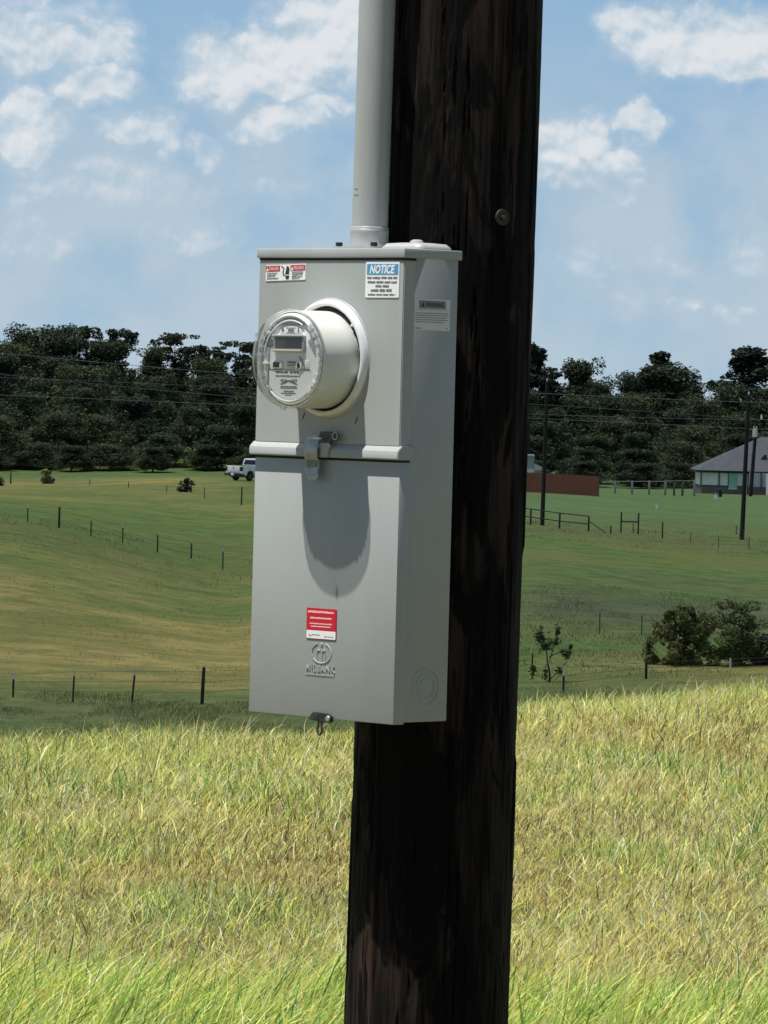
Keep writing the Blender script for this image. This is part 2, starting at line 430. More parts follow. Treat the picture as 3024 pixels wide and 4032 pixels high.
def terrain_material():
    m = D.materials.new('pasture_grass'); m.use_nodes = True; t = NB(m.node_tree)
    p = m.node_tree.nodes['Principled BSDF']; p.inputs['Roughness'].default_value = .95; p.inputs['Specular IOR Level'].default_value = .1
    at = t.n('ShaderNodeVertexColor'); at.layer_name = 'Col'
    sp = t.n('ShaderNodeSeparateColor'); t.L(at.outputs[0], sp.inputs[0])
    g = t.n('ShaderNodeNewGeometry'); pos = g.outputs['Position']
    a = t.noise(pos, .09, 5, .6); b = t.noise(pos, .55, 6, .65); c = t.noise(pos, 3.2, 5, .7); e = t.noise(pos, .022, 3, .5)
    green = t.mix(t.ss(b, .34, .66), (0.092, 0.163, 0.044), (0.167, 0.247, 0.070))
    green = t.mix(t.ss(a, .42, .66, 0, .7), green, (0.206, 0.213, 0.068))
    dry = t.mix(t.ss(b, .32, .68), (.270, .245, .080), (.470, .385, .140))
    dry = t.mix(t.ss(a, .36, .60, .75, 0.0), dry, (0.169, 0.195, 0.057))
    lawn = t.mix(t.ss(b, .35, .65), (.125, .205, .080), (.165, .260, .100))
    lawn = t.mix(t.ss(a, .45, .62, 0, .5), lawn, (0.116, 0.192, 0.062))
    rank = t.mix(t.ss(b, .35, .65), (0.090, 0.132, 0.062), (0.156, 0.173, 0.090))
    col = t.mix(sp.outputs[2], green, lawn)
    col = t.mix(sp.outputs[0], col, dry)
    col = t.mix(sp.outputs[1], col, rank)
    col = t.mix(t.ss(c, .28, .50, .55, 0), col, (.035, .045, .020))
    col = t.mix(t.ss(e, .5, .7, 0, .22), col, (.16, .13, .06))
    col = t.mix(at.outputs[1], col, t.mix(t.ss(b, .35, .65), (.095, .100, .036), (.215, .175, .066)))
    t.L(col, p.inputs['Base Color'])
    bp = t.n('ShaderNodeBump'); t.L(t.m('ADD', t.m('MULTIPLY', c, .5), b), bp.inputs['Height']); bp.inputs['Strength'].default_value = .8; bp.inputs['Distance'].default_value = .5
    t.L(bp.outputs[0], p.inputs['Normal'])
    return m
M['terrain'] = terrain_material()
o = link('ground', nmesh('ground', verts, ff, lt, None, zone, smooth=True), M['terrain']); tag(o, kind='structure')

asph = mat('added_dark_asphalt', (.050, .050, .052), .85, var=.3, vscale=3, bump=.2, bscale=60)
o = MB().box(-200, 200, -10, 2.0, .02, .06).build('added_dark_road', asph, None, smooth=False); tag(o, kind='structure')  # unseen asphalt strip, added to cut light bounced onto the box
# ------------------------------------------------------------------ meadow grass (nobody could count it)
def blades(n, x, y, h, wd, lean_dir, lean, col, curl=.55, seg=3, seed=1):
    """bent tapering blades; arrays per blade"""
    r = np.random.default_rng(seed)
    z = ground(x, y)
    th = r.uniform(0, 2 * np.pi, n)
    sx, sy = np.cos(th) * wd / 2, np.sin(th) * wd / 2
    vs = []
    ts = np.linspace(0, 1, seg + 1)
    wig = r.normal(0, .10, n) * h
    for k, t in enumerate(ts):
        off = lean * h * (t * (1 - curl) + curl * t * t)
        up = h * t * np.sqrt(np.clip(1 - (lean * .7 * t) ** 2, .15, 1))
        px = x + np.cos(lean_dir) * off + wig * np.sin(t * np.pi) * np.sin(lean_dir); py = y + np.sin(lean_dir) * off + wig * np.sin(t * np.pi) * np.cos(lean_dir)
        pz = z + up - .01
        wk = (1 - t) ** .7 if k else .8
        if k < seg:
            vs.append(np.stack([px - sx * wk, py - sy * wk, pz], -1)); vs.append(np.stack([px + sx * wk, py + sy * wk, pz], -1))
        else: vs.append(np.stack([px, py, pz], -1))
    V = np.stack(vs, 1)            # n, 2seg+1, 3
    nvp = V.shape[1]; base = (np.arange(n) * nvp)[:, None]
    quads = [np.concatenate([base + 2 * k, base + 2 * k + 1, base + 2 * k + 3, base + 2 * k + 2], 1) for k in range(seg - 1)]
    tri = np.concatenate([base + 2 * seg - 2, base + 2 * seg - 1, base + 2 * seg], 1)
    F = np.concatenate([qq.ravel() for qq in quads] + [tri.ravel()])
    LT = np.concatenate([np.full(n * (seg - 1), 4), np.full(n, 3)])
    CC = np.repeat(col[:, None, :], nvp, 1).reshape(-1, 3)
    return V.reshape(-1, 3), F, LT, CC
def leafmat(name, trans=.35, rough=.5, spec=.3, gain=1.0):
    m = D.materials.new(name); m.use_nodes = True; t = NB(m.node_tree)
    p = m.node_tree.nodes['Principled BSDF']; out = m.node_tree.nodes['Material Output']
    at = t.n('ShaderNodeVertexColor'); at.layer_name = 'Col'
    t.L(at.outputs[0], p.inputs['Base Color']); p.inputs['Roughness'].default_value = rough; p.inputs['Specular IOR Level'].default_value = spec
    tr = t.n('ShaderNodeBsdfTranslucent'); mx = t.n('ShaderNodeMixShader'); mx.inputs[0].default_value = trans
    t.L(at.outputs[0], tr.inputs[0]); t.L(p.outputs[0], mx.inputs[1]); t.L(tr.outputs[0], mx.inputs[2]); t.L(mx.outputs[0], out.inputs[0])
    return m
M['blade'] = leafmat('grass_blades', .45, .45, .28)
M['weed'] = leafmat('weed_leaves', .25, .7, .15)
M['leaf'] = leafmat('tree_leaves', .18, .6, .2)

def palette(n, kinds, weights, r, jit=.16):
    """pick a colour per blade; weights: n x k"""
    wts = weights / weights.sum(1, keepdims=True); cw = wts.cumsum(1)
    pick = (r.random(n)[:, None] > cw).sum(1).clip(0, len(kinds) - 1)
    c = np.array(kinds)[pick] * np.exp(r.normal(0, jit, n))[:, None] * np.exp(r.normal(0, .05, (n, 3)))
    return np.clip(c, 0, .9), pick
STRAW, PALE, YGRN, GRN, DKG, BRN = (.90, .73, .28), (.96, .90, .54), (.72, .74, .18), (.26, .42, .09), (.08, .17, .045), (.20, .12, .055)
def near_grass():
    r = np.random.default_rng(11)
    N = 720000
    # more blades per square metre close by; a wedge a little wider than the view, plus the pole's foot
    y = r.uniform(0, 1, N) ** 1.0 * 24.5 + 10.5
    half = .078 * y + 1.1
    x = r.uniform(-1, 1, N) * half
    keep = r.random(N) < (half / half.max()) * (.55 + .45 * np.clip((26 - y) / 12, 0, 1) + .25)
    x, y = x[keep], y[keep]
    xs = r.uniform(-3, 4, 5000); ys = r.uniform(5.0, 10.5, 5000)
    x = np.concatenate([x, xs]); y = np.concatenate([y, ys]); n = len(x)
    p1 = fbm(x / .55 + 3, y / 1.2 + 5, 3, 21); p2 = fbm(x / 1.5 + 31, y / 3.0 + 15, 3, 22); p3 = fbm(x / .22, y / .4, 2, 23)
    tuft = np.clip((p1 - .52) * 6, 0, 1)              # green tufts
    front = np.clip((13.95 + (p2 - .5) * 2.2 - y) / .7, 0, 1)   # lush long grass towards the camera
    yr = np.interp(x / y, caz, [COLS[d][0] for d in cdx])
    crest = np.clip(1 - np.abs(y - yr + .5) / 2.0, 0, 1)
    W = np.stack([1.25 + .9 * (p2 > .5), .45 + .8 * p3 * (p2 > .45), .95 + .8 * p1, .35 + 1.6 * tuft, .22 + 1.0 * tuft, .42 + .9 * np.clip((.47 - p1) * 7, 0, 1)], 1)
    W = W * (1 - front[:, None]) + np.array([.25, .30, 2.2, 2.4, .5, .08]) * front[:, None]
    W = W * (1 - .75 * crest[:, None]) + np.array([.8, .5, 2.2, .9, .2, .1]) * .75 * crest[:, None]
    left_cloud_dim = np.clip((x / y + .035) / -.02, 0, 1) * np.clip((y - 20) / 4, 0, 1)  # cloud shadow's soft edge put into blade colours at the left crest
    W = W * (1 - .5 * left_cloud_dim[:, None]) + np.array([.5, .05, 1.0, 1.2, 1.0, .5]) * .5 * left_cloud_dim[:, None]
    W[:, 4] += 1.2 * np.clip((p2 - .56) * 8, 0, 1) * (1 - front); W[:, 5] += 1.0 * np.clip((.42 - p2) * 8, 0, 1) * (1 - front)
    col, pick = palette(n, [STRAW, PALE, YGRN, GRN, DKG, BRN], W, r, .30)
    h = np.exp(r.normal(0, .40, n)) * (.028 + .016 * p2 + .030 * tuft + .03 * (p3 - .35))
    h = h * (1 - front) + front * np.exp(r.normal(0, .42, n)) * .125
    h = h + crest * r.random(n) ** 3 * .16 * np.clip((x / y + .02) / .05, .04, 1.2)
    h = np.clip(h, .015, np.where(front > .5, .30, .17))
    wd = np.where(pick == 1, .0036, .0043) * np.exp(r.normal(0, .35, n)) * (1 + front * .35) * np.clip(y / 19, .85, 1.1)
    ld = np.where(r.random(n) < .38, r.normal(.15, .8, n), r.uniform(0, 2 * np.pi, n)) + (p1 - .5) * 5
    ld = np.where((front > .5) & (r.random(n) < .7), r.normal(.1, .55, n), ld)
    lean = np.clip(np.abs(r.normal(.65, .42, n)), .02, 1.3); lean = np.where(front > .5, np.clip(r.normal(.75, .35, n), .1, 1.25), lean)
    return blades(n, x, y, h, wd, ld, lean, col, seed=5)
V, F, LT, CC = near_grass()
o = link('meadow_grass', nmesh('meadow_grass', V, F, LT, None, CC), M['blade'])
tag(o, 'sunlit meadow grass mixed green and straw around the pole', 'grass', kind='stuff')
def stalks():
    r = np.random.default_rng(12); n = 800
    y = r.uniform(11.5, 32, n); x = r.uniform(-1, 1, n) * (.078 * y + .8)
    h = r.uniform(.12, .30, n); yr = np.interp(x / y, caz, [COLS[d][0] for d in cdx])
    h = np.where(np.abs(y - yr) < 2.0, h * .75, h)
    col, _ = palette(n, [(.75, .64, .36), (.30, .42, .14), (.55, .50, .22)], np.tile([1., .7, .8], (n, 1)), r)
    return blades(n, x, y, h, np.full(n, .0035), r.normal(.1, .7, n), np.clip(r.normal(.6, .25, n), .05, 1.2), col, seg=5, curl=.7, seed=6)
V, F, LT, CC = stalks()
o = link('tall_grass_stalk', nmesh('tall_grass_stalk', V, F, LT, None, CC), M['blade'])
tag(o, 'long pale bent grass stems standing above the meadow', 'grass', kind='stuff')

def far_weeds():
    r = np.random.default_rng(13)
    xs, ys, hs, ks = [], [], [], []
    def strip(n, y0, y1, a0, a1, h, k, thr=.0):
        y = r.uniform(y0, y1, n * 2); a = r.uniform(a0, a1, n * 2); x = a * y
        c = fbm(x / 1.6 + 3, y / 4.0 + k, 3, 40 + k); sel = c > thr
        x, y, c = x[sel][:n], y[sel][:n], c[sel][:n]
        xs.append(x); ys.append(y); hs.append(h * (.4 + 1.2 * (c - thr) / (1 - thr) * 1.6) * np.exp(r.normal(0, .3, len(x)))); ks.append(np.full(len(x), k))
    strip(20000, 174, 194, -.09, .09, .13, 0, .42)
    strip(16000, 196, 262, .01, .09, .12, 1, .42)
    strip(9000, 196, 300, -.09, .01, .08, 2, .45)
    strip(6000, 300, 334, -.09, .09, .11, 1, .45)
    x, y, h, k = map(np.concatenate, (xs, ys, hs, ks)); n = len(x)
    pal = [(.14, .21, .07), (.19, .21, .09), (.10, .15, .06), (.26, .22, .11), (.17, .16, .09)]
    Wt = np.array([[2.0, 1.2, .2, .45, .5], [.6, 1.0, .8, .5, 1.2], [.8, 1.2, .4, .9, .4]])[k]
    col, _ = palette(n, pal, Wt, r, .2)
    return blades(n, x, y, np.clip(h, .05, .8), (.022 * y / 190) * np.exp(r.normal(0, .2, n)), r.uniform(0, 6.28, n), np.clip(np.abs(r.normal(.4, .3, n)), 0, 1.1), col, seg=2, seed=7)
V, F, LT, CC = far_weeds()
o = link('field_weeds', nmesh('field_weeds', V, F, LT, None, CC), M['weed'])
tag(o, 'rough tufts of darker weeds scattered over the shaded pasture', 'weeds', kind='stuff')

# ------------------------------------------------------------------ cloud that shades the fields (high above, out of the picture)
def shade_cloud():
    bm = bmesh.new(); bmesh.ops.create_icosphere(bm, subdivisions=5, radius=1)
    for v in bm.verts:
        n = mn.fractal(v.co * 2.6, 1.0, 2.0, 4); m = 1 + .13 * n
        v.co = Vector((v.co.x * 620 * m, v.co.y * 520 * (1 + .03 * n), v.co.z * (90 if v.co.z > 0 else 22) * (1 + .7 * n)))
    me = D.meshes.new('cloud'); 
    for f in bm.faces: f.smooth = True
    bm.to_mesh(me); bm.free()
    m = D.materials.new('cloud_vapour'); m.use_nodes = True; t = NB(m.node_tree)
    m.node_tree.nodes.remove(m.node_tree.nodes['Principled BSDF']); out = m.node_tree.nodes['Material Output']
    tr = t.n('ShaderNodeBsdfTransparent'); tl = t.n('ShaderNodeBsdfTranslucent'); tl.inputs[0].default_value = (.95, .96, 1, 1)
    df = t.n('ShaderNodeBsdfDiffuse'); df.inputs[0].default_value = (.95, .96, 1, 1)
    a = t.n('ShaderNodeMixShader'); a.inputs[0].default_value = .3; t.L(tl.outputs[0], a.inputs[1]); t.L(df.outputs[0], a.inputs[2])
    b = t.n('ShaderNodeMixShader'); b.inputs[0].default_value = CLOUD_THIN; t.L(a.outputs[0], b.inputs[1]); t.L(tr.outputs[0], b.inputs[2])
    t.L(b.outputs[0], out.inputs[0])
    o = link('cloud', me, m); H = 700.0
    sh = SUN_DIR * (H / SUN_DIR.z)
    o.location = (sh.x, 640 + sh.y, H)
    tag(o, kind='structure')
CLOUD_THIN = 0.50
shade_cloud()

# ------------------------------------------------------------------ the meter box (local: x along the front, y into the box, z up; front face y = 0)
O = Vector((-0.09894372, 8.5, 1.83884861)); U = Vector((0.68930701, -0.7244686, 0.00104394)); YY = Vector((0.7244675, 0.6893078, 0.00126876)); ZZ = Vector((-1.63877709e-03, -1.18264875e-04, 9.99998650e-01))
HB = .775
base = O - ZZ * HB
BM_ = Matrix((( U.x, YY.x, ZZ.x, base.x), (U.y, YY.y, ZZ.y, base.y), (U.z, YY.z, ZZ.z, base.z), (0, 0, 0, 1)))
def frame_empty(name):
    e = empty(name); e.matrix_world = BM_; return e
zt = lambda v: HB + v
box = frame_empty('meter_box')
tag(box, 'grey painted steel meter box with round meter socket mounted on the pole', 'meter box')
HW = .1735
MB().box(-HW, HW, .020, .125, .003, HB - .004, .0025).build('enclosure', M['paint'], box)
# lid with its turned down lip
lid = MB().box(-.1785, .1785, -.0035, .1285, HB - .0155, HB, .0016, 2).build('lid', M['lid'], box)
MB().box(-.176, .176, .0008, .0265, HB - .0195, HB - .0150, 0).build('lid_gap', M['darkgap'], box)
# upper cover: flat front with returned sides and a flared bottom flange
prof = [(.0, HB - .0195), (.0, zt(-.322)), (-.0065, zt(-.3285)), (-.0085, zt(-.3305)), (-.0085, zt(-.3425)), (-.0075, zt(-.3440)), (.026, zt(-.3440)), (.026, HB - .0195)]
mb = MB()
mb.prism([(0.0, HB - .0195), (0.0, zt(-.3225)), (.026, zt(-.3225)), (.026, HB - .0195)], 'x', -.1752, .1752, .0014, 2)
uc = mb.build('upper_cover', M['paint'], box)
mb = MB(); mb.prism([(.001, zt(-.3215)), (-.0070, zt(-.3290)), (-.0085, zt(-.3315)), (-.0085, zt(-.3430)), (-.0070, zt(-.3443)), (.027, zt(-.3443)), (.027, zt(-.3215))], 'x', -.1802, .1802, .0010, 2)
mb.build('cover_flange', M['paint'], uc)
mb = MB().box(-.1745, .1745, .003, .024, zt(-.3480), zt(-.3444)); mb.build('cover_gap', M['darkgap'], box)
lc = MB().box(-.1752, .1752, .0015, .0265, .0, zt(-.3482), .0014, 2).build('lower_cover', M['paint'], box)
# socket boss and sealing ring
MC = (0.0008, 0.0, zt(-.1815))
mb = MB(); mb.lathe([(.1010, .001), (.1000, -.0008), (.0965, -.0020), (.0885, -.0022)], MC, 120); mb.build('socket_boss', M['paint'], uc, ang=60, recalc=True)
# screws / seam line on the side, small dimples
for xx, zz in ((-.060, zt(-.283)), (.068, zt(-.287))):
    mb = MB(); mb.tube([(xx, .0002, zz), (xx + .004, -.0006, zz + .005), (xx + .0055, -.0002, zz + .011)], .0008, 6); mb.build('scratch', M['darkgap'], uc)
# side knockouts: raised concentric rings
KC = (HW, .0735, zt(-.7145))
mb = MB()
for r0 in (.0300, .0205):
    mb.lathe([(r0 + .0010, -.0005), (r0 + .0006, .0010), (r0 - .0006, .0010), (r0 - .0010, -.0005)], KC, 64, 'x')
mb.lathe([(.0135, -.0005), (.0130, .0009), (.0120, .0009)], KC, 48, 'x'); mb.cap(.0120, .0009, KC, 48, 'x')
mb.build('knockout', M['paint'], box)

def sticker(name, parent, x0, x1, z0, z1, r, matl, plane='f', off=.0, rot=0.0, label=None):
    """rounded thin plate on the front (y = off) or the side (x = off, x0..x1 run along y)"""
    cx, cz = (x0 + x1) / 2, (z0 + z1) / 2
    cs, sn = math.cos(rot), math.sin(rot)
    def T(p): return (cx + (p[0] - cx) * cs - (p[1] - cz) * sn, cz + (p[0] - cx) * sn + (p[1] - cz) * cs)
    mb = MB()
    pts = [T(p) for p in rrect(x0, x1, z0, z1, r)]
    if plane == 'f': mb.prism(pts, 'y', off, off + .0012)
    else: mb.prism(pts, 'x', off - .0012, off)
    o = mb.build(name, matl, parent, smooth=False)
    if label: o['label'] = label
    o_T = T
    return o, T
def flat(name, parent, polys, T, matl, plane, off, th=.00025):
    mb = MB()
    for p in polys:
        pts = [T(q_) for q_ in p]
        if plane == 'f': mb.prism(pts, 'y', off, off + th)
        else: mb.prism(pts, 'x', off - th, off)
    return mb.build(name, matl, parent, smooth=False)
def R4(x0, x1, z0, z1): return [(x0, z0), (x1, z0), (x1, z1), (x0, z1)]
def lettering(name, parent, s, x, z, wdt, hgt, T, matl, plane, off, shear=0.0, bold=0.0):
    vs, fs = text_verts(s, wdt, hgt, shear, bold)
    pts = [T((x + a, z + b)) for a, b in vs]
    co = [(p[0], off, p[1]) if plane == 'f' else (off, p[0], p[1]) for p in pts]
    me = D.meshes.new(name); me.from_pydata(co, [], fs); me.materials.append(matl)
    return link(name, me, None, parent)
def scribble(x0, x1, z, h, r, word=(.003, .010), gap=.0012):
    """a line of print too small to read: word-long uneven strokes"""
    out = []; x = x0
    while x < x1 - .001:
        wl = min(r.uniform(*word), x1 - x); k = max(2, int(wl / .0022)); top = []; bot = []
        for i in range(k + 1):
            xx = x + wl * i / k; top.append((xx, z + h * r.uniform(.72, 1.0))); bot.append((xx, z + h * r.uniform(0, .16)))
        out.append(bot + top[::-1]); x += wl + gap
    return out
rs = random.Random(4)
# danger / peligro label, upper left of the front
rot = rad(1.6)
x0, x1, z0, z1 = -.1580, -.0600, zt(-.0530), zt(-.0268)
st, T = sticker('warning_sticker', uc, x0, x1, z0, z1, .0022, M['white'], 'f', -.0011, rot, 'white sticker with two red headings and a black pictogram of a hand in the middle')
e1 = -.0015
def redhead(a, b): return [(a, z1 - .0105), (b, z1 - .0105), (b, z1 - .0012), (a, z1 - .0012)]
pl = redhead(x0 + .0008, -.1225); pl2 = redhead(-.0965, x1 - .0008)
flat('red_heading', st, [pl], T, M['redfade'], 'f', e1); flat('red_heading', st, [pl2], T, M['redfade'], 'f', e1)
lettering('lettering', st, 'DANGER', -.1490, z1 - .0088, .0240, .0058, T, M['pink'], 'f', e1 - .0002, 0, .03)
lettering('lettering', st, 'PELIGRO', -.0885, z1 - .0088, .0260, .0058, T, M['pink'], 'f', e1 - .0002, 0, .03)
for a_ in (-.1555, -.0950): flat('alert_triangle', st, [[(a_, z1 - .0098), (a_ + .005, z1 - .0098), (a_ + .0025, z1 - .0035)]], T, M['white'], 'f', e1 - .0002)
pr = []
for k in range(3): pr += scribble(-.1540, -.1290 + k * -.003, z1 - .0142 - k * .0027, .0016, rs, (.002, .006), .0008)
pr += scribble(-.1545, -.1265, z0 + .0030, .0022, rs, (.003, .009), .0006)
for k in range(4): pr += scribble(-.0925, -.0655 - (k == 3) * .015, z1 - .0135 - k * .0024, .0014, rs, (.002, .006), .0008)
pr += scribble(-.0930, -.0680, z0 + .0045, .0018, rs) + scribble(-.0930, -.0740, z0 + .0018, .0016, rs)
flat('small_print', st, pr, T, M['inkgrey'], 'f', e1)
# pictogram: hand reaching to a cable with a spark
hx, hz = -.1040, z0
flat('pictogram', st, [[(hx - .0035, hz + .0020), (hx + .0030, hz + .0020), (hx + .0045, hz + .0080), (hx + .0036, hz + .0120), (hx + .0048, hz + .0160), (hx + .0046, hz + .0205), (hx + .0015, hz + .0238), (hx - .0020, hz + .0232), (hx - .0030, hz + .0180), (hx - .0052, hz + .0120), (hx - .0058, hz + .0095)],
     [(hx - .0160, hz + .0245), (hx - .0140, hz + .0225), (hx - .0085, hz + .0180), (hx - .0070, hz + .0195), (hx - .0110, hz + .0228), (hx - .0145, hz + .0248)],
     [(hx - .0110, hz + .0175), (hx - .0085, hz + .0180), (hx - .0096, hz + .0120), (hx - .0070, hz + .0090), (hx - .0055, hz + .0100), (hx - .0075, hz + .0072), (hx - .0110, hz + .0090), (hx - .0120, hz + .0130)]], T, M['ink'], 'f', e1)
flat('pictogram_band', st, [[(hx - .0055, hz + .0082), (hx + .0044, hz + .0078), (hx + .0040, hz + .0092), (hx - .0050, hz + .0096)]], T, M['white'], 'f', e1 - .0003)
# NOTICE label, upper right of the front
x0, x1, z0, z1 = .0853, .1650, zt(-.0805), zt(-.0225)
st, T = sticker('notice_sticker', uc, x0, x1, z0, z1, .0022, M['white'], 'f', -.0011, 0, 'white sticker with a blue NOTICE heading over five lines of black print')
flat('blue_heading', st, [R4(x0 + .0035, x1 - .0025, z1 - .0205, z1 - .0032)], T, M['blue'], 'f', e1)
lettering('lettering', st, 'NOTICE', x0 + .0100, z1 - .0190, .0600, .0145, T, M['white'], 'f', e1 - .0002, .25, .035)
ln = []
for (a, b, yy, hh) in ((.0045, .0760, .0275, .0038), (.0055, .0745, .0347, .0038), (.0245, .0560, .0412, .0040), (.0135, .0660, .0484, .0046), (.0070, .0720, .0545, .0030)):
    ln += scribble(x0 + a, x0 + b, z1 - yy, hh, rs, (.009, .022), .0022)
flat('small_print', st, ln, T, M['inkgrey'], 'f', e1)
# WARNING label on the side
x0, x1, z0, z1 = .0258, .1073, zt(-.1318), zt(-.0808)
st, T = sticker('warning_sticker', box, x0, x1, z0, z1, .0022, M['silver'], 's', HW + .0011, 0, 'silver sticker on the side with a dark WARNING heading and lines of print')
sx_ = HW + .0014
flat('grey_heading', st, [R4(x0 + .0105, x0 + .0710, z1 - .0155, z1 - .0028)], T, M['inkgrey'], 's', sx_)
flat('heading_field', st, [R4(x0 + .0113, x0 + .0702, z1 - .0147, z1 - .0036)], T, mat('label_grey', (.24, .26, .26), .4), 's', sx_ + .0002)
lettering('lettering', st, 'WARNING', x0 + .0245, z1 - .0125, .0420, .0070, T, M['ink'], 's', sx_ + .0005, 0, .02)
flat('alert_triangle', st, [[(x0 + .0145, z1 - .0128), (x0 + .0225, z1 - .0128), (x0 + .0185, z1 - .0050)]], T, M['ink'], 's', sx_ + .0004)
ln = [R4(x0 + .002, x1 - .002, z1 - .0178, z1 - .0174)]
for k, b in enumerate((.0790, .0785, .0720, .0760, .0690)): ln += scribble(x0 + .0025, x0 + b, z1 - .0238 - k * .0036, .0013, rs, (.006, .016), .0006)
ln += scribble(x0 + .0025, x0 + .0170, z0 + .0024, .0016, rs) + scribble(x1 - .0095, x1 - .0045, z0 + .0028, .0014, rs)
flat('small_print', st, ln, T, M['inkgrey'], 's', sx_)
# red label on the lower cover
x0, x1, z0, z1 = -.0370, .0352, zt(-.6452), zt(-.5938)
st, T = sticker('red_sticker', lc, x0, x1, z0, z1, .002, M['redfade'], 'f', .0004, 0, 'square red sticker with pink lines above a white strip')
flat('red_field', st, [R4(x0 + .0012, x1 - .0012, z0 + .0150, z1 - .0012)], T, M['red'], 'f', .0000)
flat('white_strip', st, [rrect(x0 + .0010, x1 - .0008, z0 + .0012, z0 + .0145, .0015)], T, M['white'], 'f', .0000)
ln = scribble(x0 + .0035, x1 - .0055, z1 - .0082, .0042, rs, (.03, .04), .0004) + scribble(x0 + .009, x1 - .0115, z1 - .0180, .0034, rs, (.03, .05), .0004) + scribble(x0 + .0085, x1 - .0100, z1 - .0268, .0026, rs, (.02, .04), .0006) + scribble(x0 + .0115, x1 - .0130, z1 - .0314, .0024, rs, (.02, .04), .0006)
flat('lettering', st, ln, T, M['pink'], 'f', -.0003)
flat('check_mark', st, [[(x0 + .006, z0 + .0072), (x0 + .010, z0 + .0040), (x0 + .013, z0 + .0058), (x0 + .011, z0 + .0062), (x0 + .0098, z0 + .0056), (x0 + .0075, z0 + .0082)]], T, M['red'], 'f', -.0003)
flat('small_print', st, scribble(x0 + .0135, x0 + .034, z0 + .0068, .0014, rs) + scribble(x0 + .044, x0 + .067, z0 + .0048, .0012, rs), T, M['inkgrey'], 'f', -.0003)
# embossed maker's emblem: broken oval with a small m inside, word and line below
def ridge(pts, r, name='emblem'): return [(p[0], .0012, p[1]) for p in pts]
mb = MB(); cxe, cze = .0005, zt(-.6675)
def oval(a0, a1, n=22): return [(cxe + .0235 * math.cos(rad(a0 + (a1 - a0) * k / n)), .0012, cze + .0168 * math.sin(rad(a0 + (a1 - a0) * k / n))) for k in range(n + 1)]
for a0, a1 in ((112, 205), (205, 335), (335, 428)): mb.tube(oval(a0 + 3, a1 - 3), .0012, 8)
mb.lathe([(.0001, -.0016), (.0026, -.0012), (.0030, .0002)], (cxe, .0012, cze + .0145), 16)
for sx in (-.0065, .0062):
    mb.tube([(cxe + sx - .004, .0012, cze + .0015), (cxe + sx - .001, .0012, cze + .0048), (cxe + sx + .0028, .0012, cze + .0040)], .0014, 8)
    mb.tube([(cxe + sx - .0042, .0012, cze + .001), (cxe + sx - .0042, .0012, cze - .0120)], .0009, 8)
mb.tube([(cxe + .0098, .0012, cze + .0035), (cxe + .0098, .0012, cze - .0120)], .0009, 8)
mb.build('embossed_emblem', M['paint'], lc)
vs, fs = text_verts('MILBANK', .0700, .0105, 0.0, .015, 1.25)
bm = bmesh.new(); bv = [bm.verts.new((a - .0355, .0014, zt(-.6985) + b)) for a, b in vs]
for f in fs:
    try: bm.faces.new([bv[i] for i in f])
    except ValueError: pass
ex = bmesh.ops.extrude_face_region(bm, geom=bm.faces[:])
for v in [g for g in ex['geom'] if isinstance(g, bmesh.types.BMVert)]: v.co.y -= .0016
bmesh.ops.recalc_face_normals(bm, faces=bm.faces[:])
me = D.meshes.new('embossed_lettering'); bm.to_mesh(me); bm.free(); link('embossed_lettering', me, M['paint'], lc)
mb = MB()
for p in scribble(-.0375, .0325, zt(-.7050), .0030, rs, (.003, .007), .0012): mb.prism(p, 'y', .0004, .0016)
mb.build('embossed_small_print', M['paint'], lc, smooth=False)
# hasp between the covers
hasp = MB()
spts = [(-.0215, zt(-.309)), (-.0215, zt(-.309))]
def strap(mb, x0, x1, path, th=.0022):
    """bent flat strip: path of (y, z)"""
    outer = [Vector((0, a, b)) for a, b in path]
    nrm = []
    for i in range(len(outer)):
        t = (outer[min(i + 1, len(outer) - 1)] - outer[max(i - 1, 0)]).normalized(); nrm.append(Vector((0, -t.z, t.y)) if True else None)
    inner = [o_ - n_ * th for o_, n_ in zip(outer, nrm)]
    mb.prism([(v.y, v.z) for v in outer] + [(v.y, v.z) for v in inner[::-1]], 'x', x0, x1, .0004)
strap(hasp, -.0335, -.0015, [(-.0105, zt(-.3130)), (-.0150, zt(-.3155)), (-.0160, zt(-.3250)), (-.0175, zt(-.3300)), (-.0170, zt(-.3440)), (-.0120, zt(-.3500)), (-.0120, zt(-.3600)), (-.0135, zt(-.3640)), (-.0145, zt(-.3720))])
hs = hasp.build('hasp', M['zinc'], uc)
mb = MB(); mb.prism([(-.0335, zt(-.3700)), (-.0015, zt(-.3700)), (-.0018, zt(-.3760)), (-.0080, zt(-.3830)), (-.0260, zt(-.3830)), (-.0330, zt(-.3760))], 'y', -.0140, -.0112, .0004)
mb.build('hasp_end', M['zinc'], hs); mb = MB()
mb.prism([(-.0325, zt(-.3180)), (-.0025, zt(-.3180)), (-.0040, zt(-.3125)), (-.0100, zt(-.3088)), (-.0240, zt(-.3088)), (-.0310, zt(-.3125))], 'y', -.0125, -.0100, .0004)
mb.build('hasp_end', M['zinc'], hs)
mb = MB(); mb.prism(rrect(-.0300, -.0050, zt(-.3605), zt(-.3490), .002), 'y', -.0155, -.0150); mb.build('hasp_stain', mat('verdigris', (.22, .25, .17), .5, .3, col2=(.16, .19, .14), vscale=150), hs)
mb = MB()
pts = rrect(-.0040, .0415, zt(-.3165), zt(-.3015), .0072, 6)
mb.prism(pts, 'y', -.0125, -.0105, .0004); tabo = mb.build('staple_plate', M['darkzinc'], uc)
mb = MB(); mb.lathe([(.0045, -.0128), (.0052, -.0136), (.0066, -.0136), (.0070, -.0126)], (.0345, 0, zt(-.3085)), 24); mb.build('eyelet', M['zinc'], tabo)
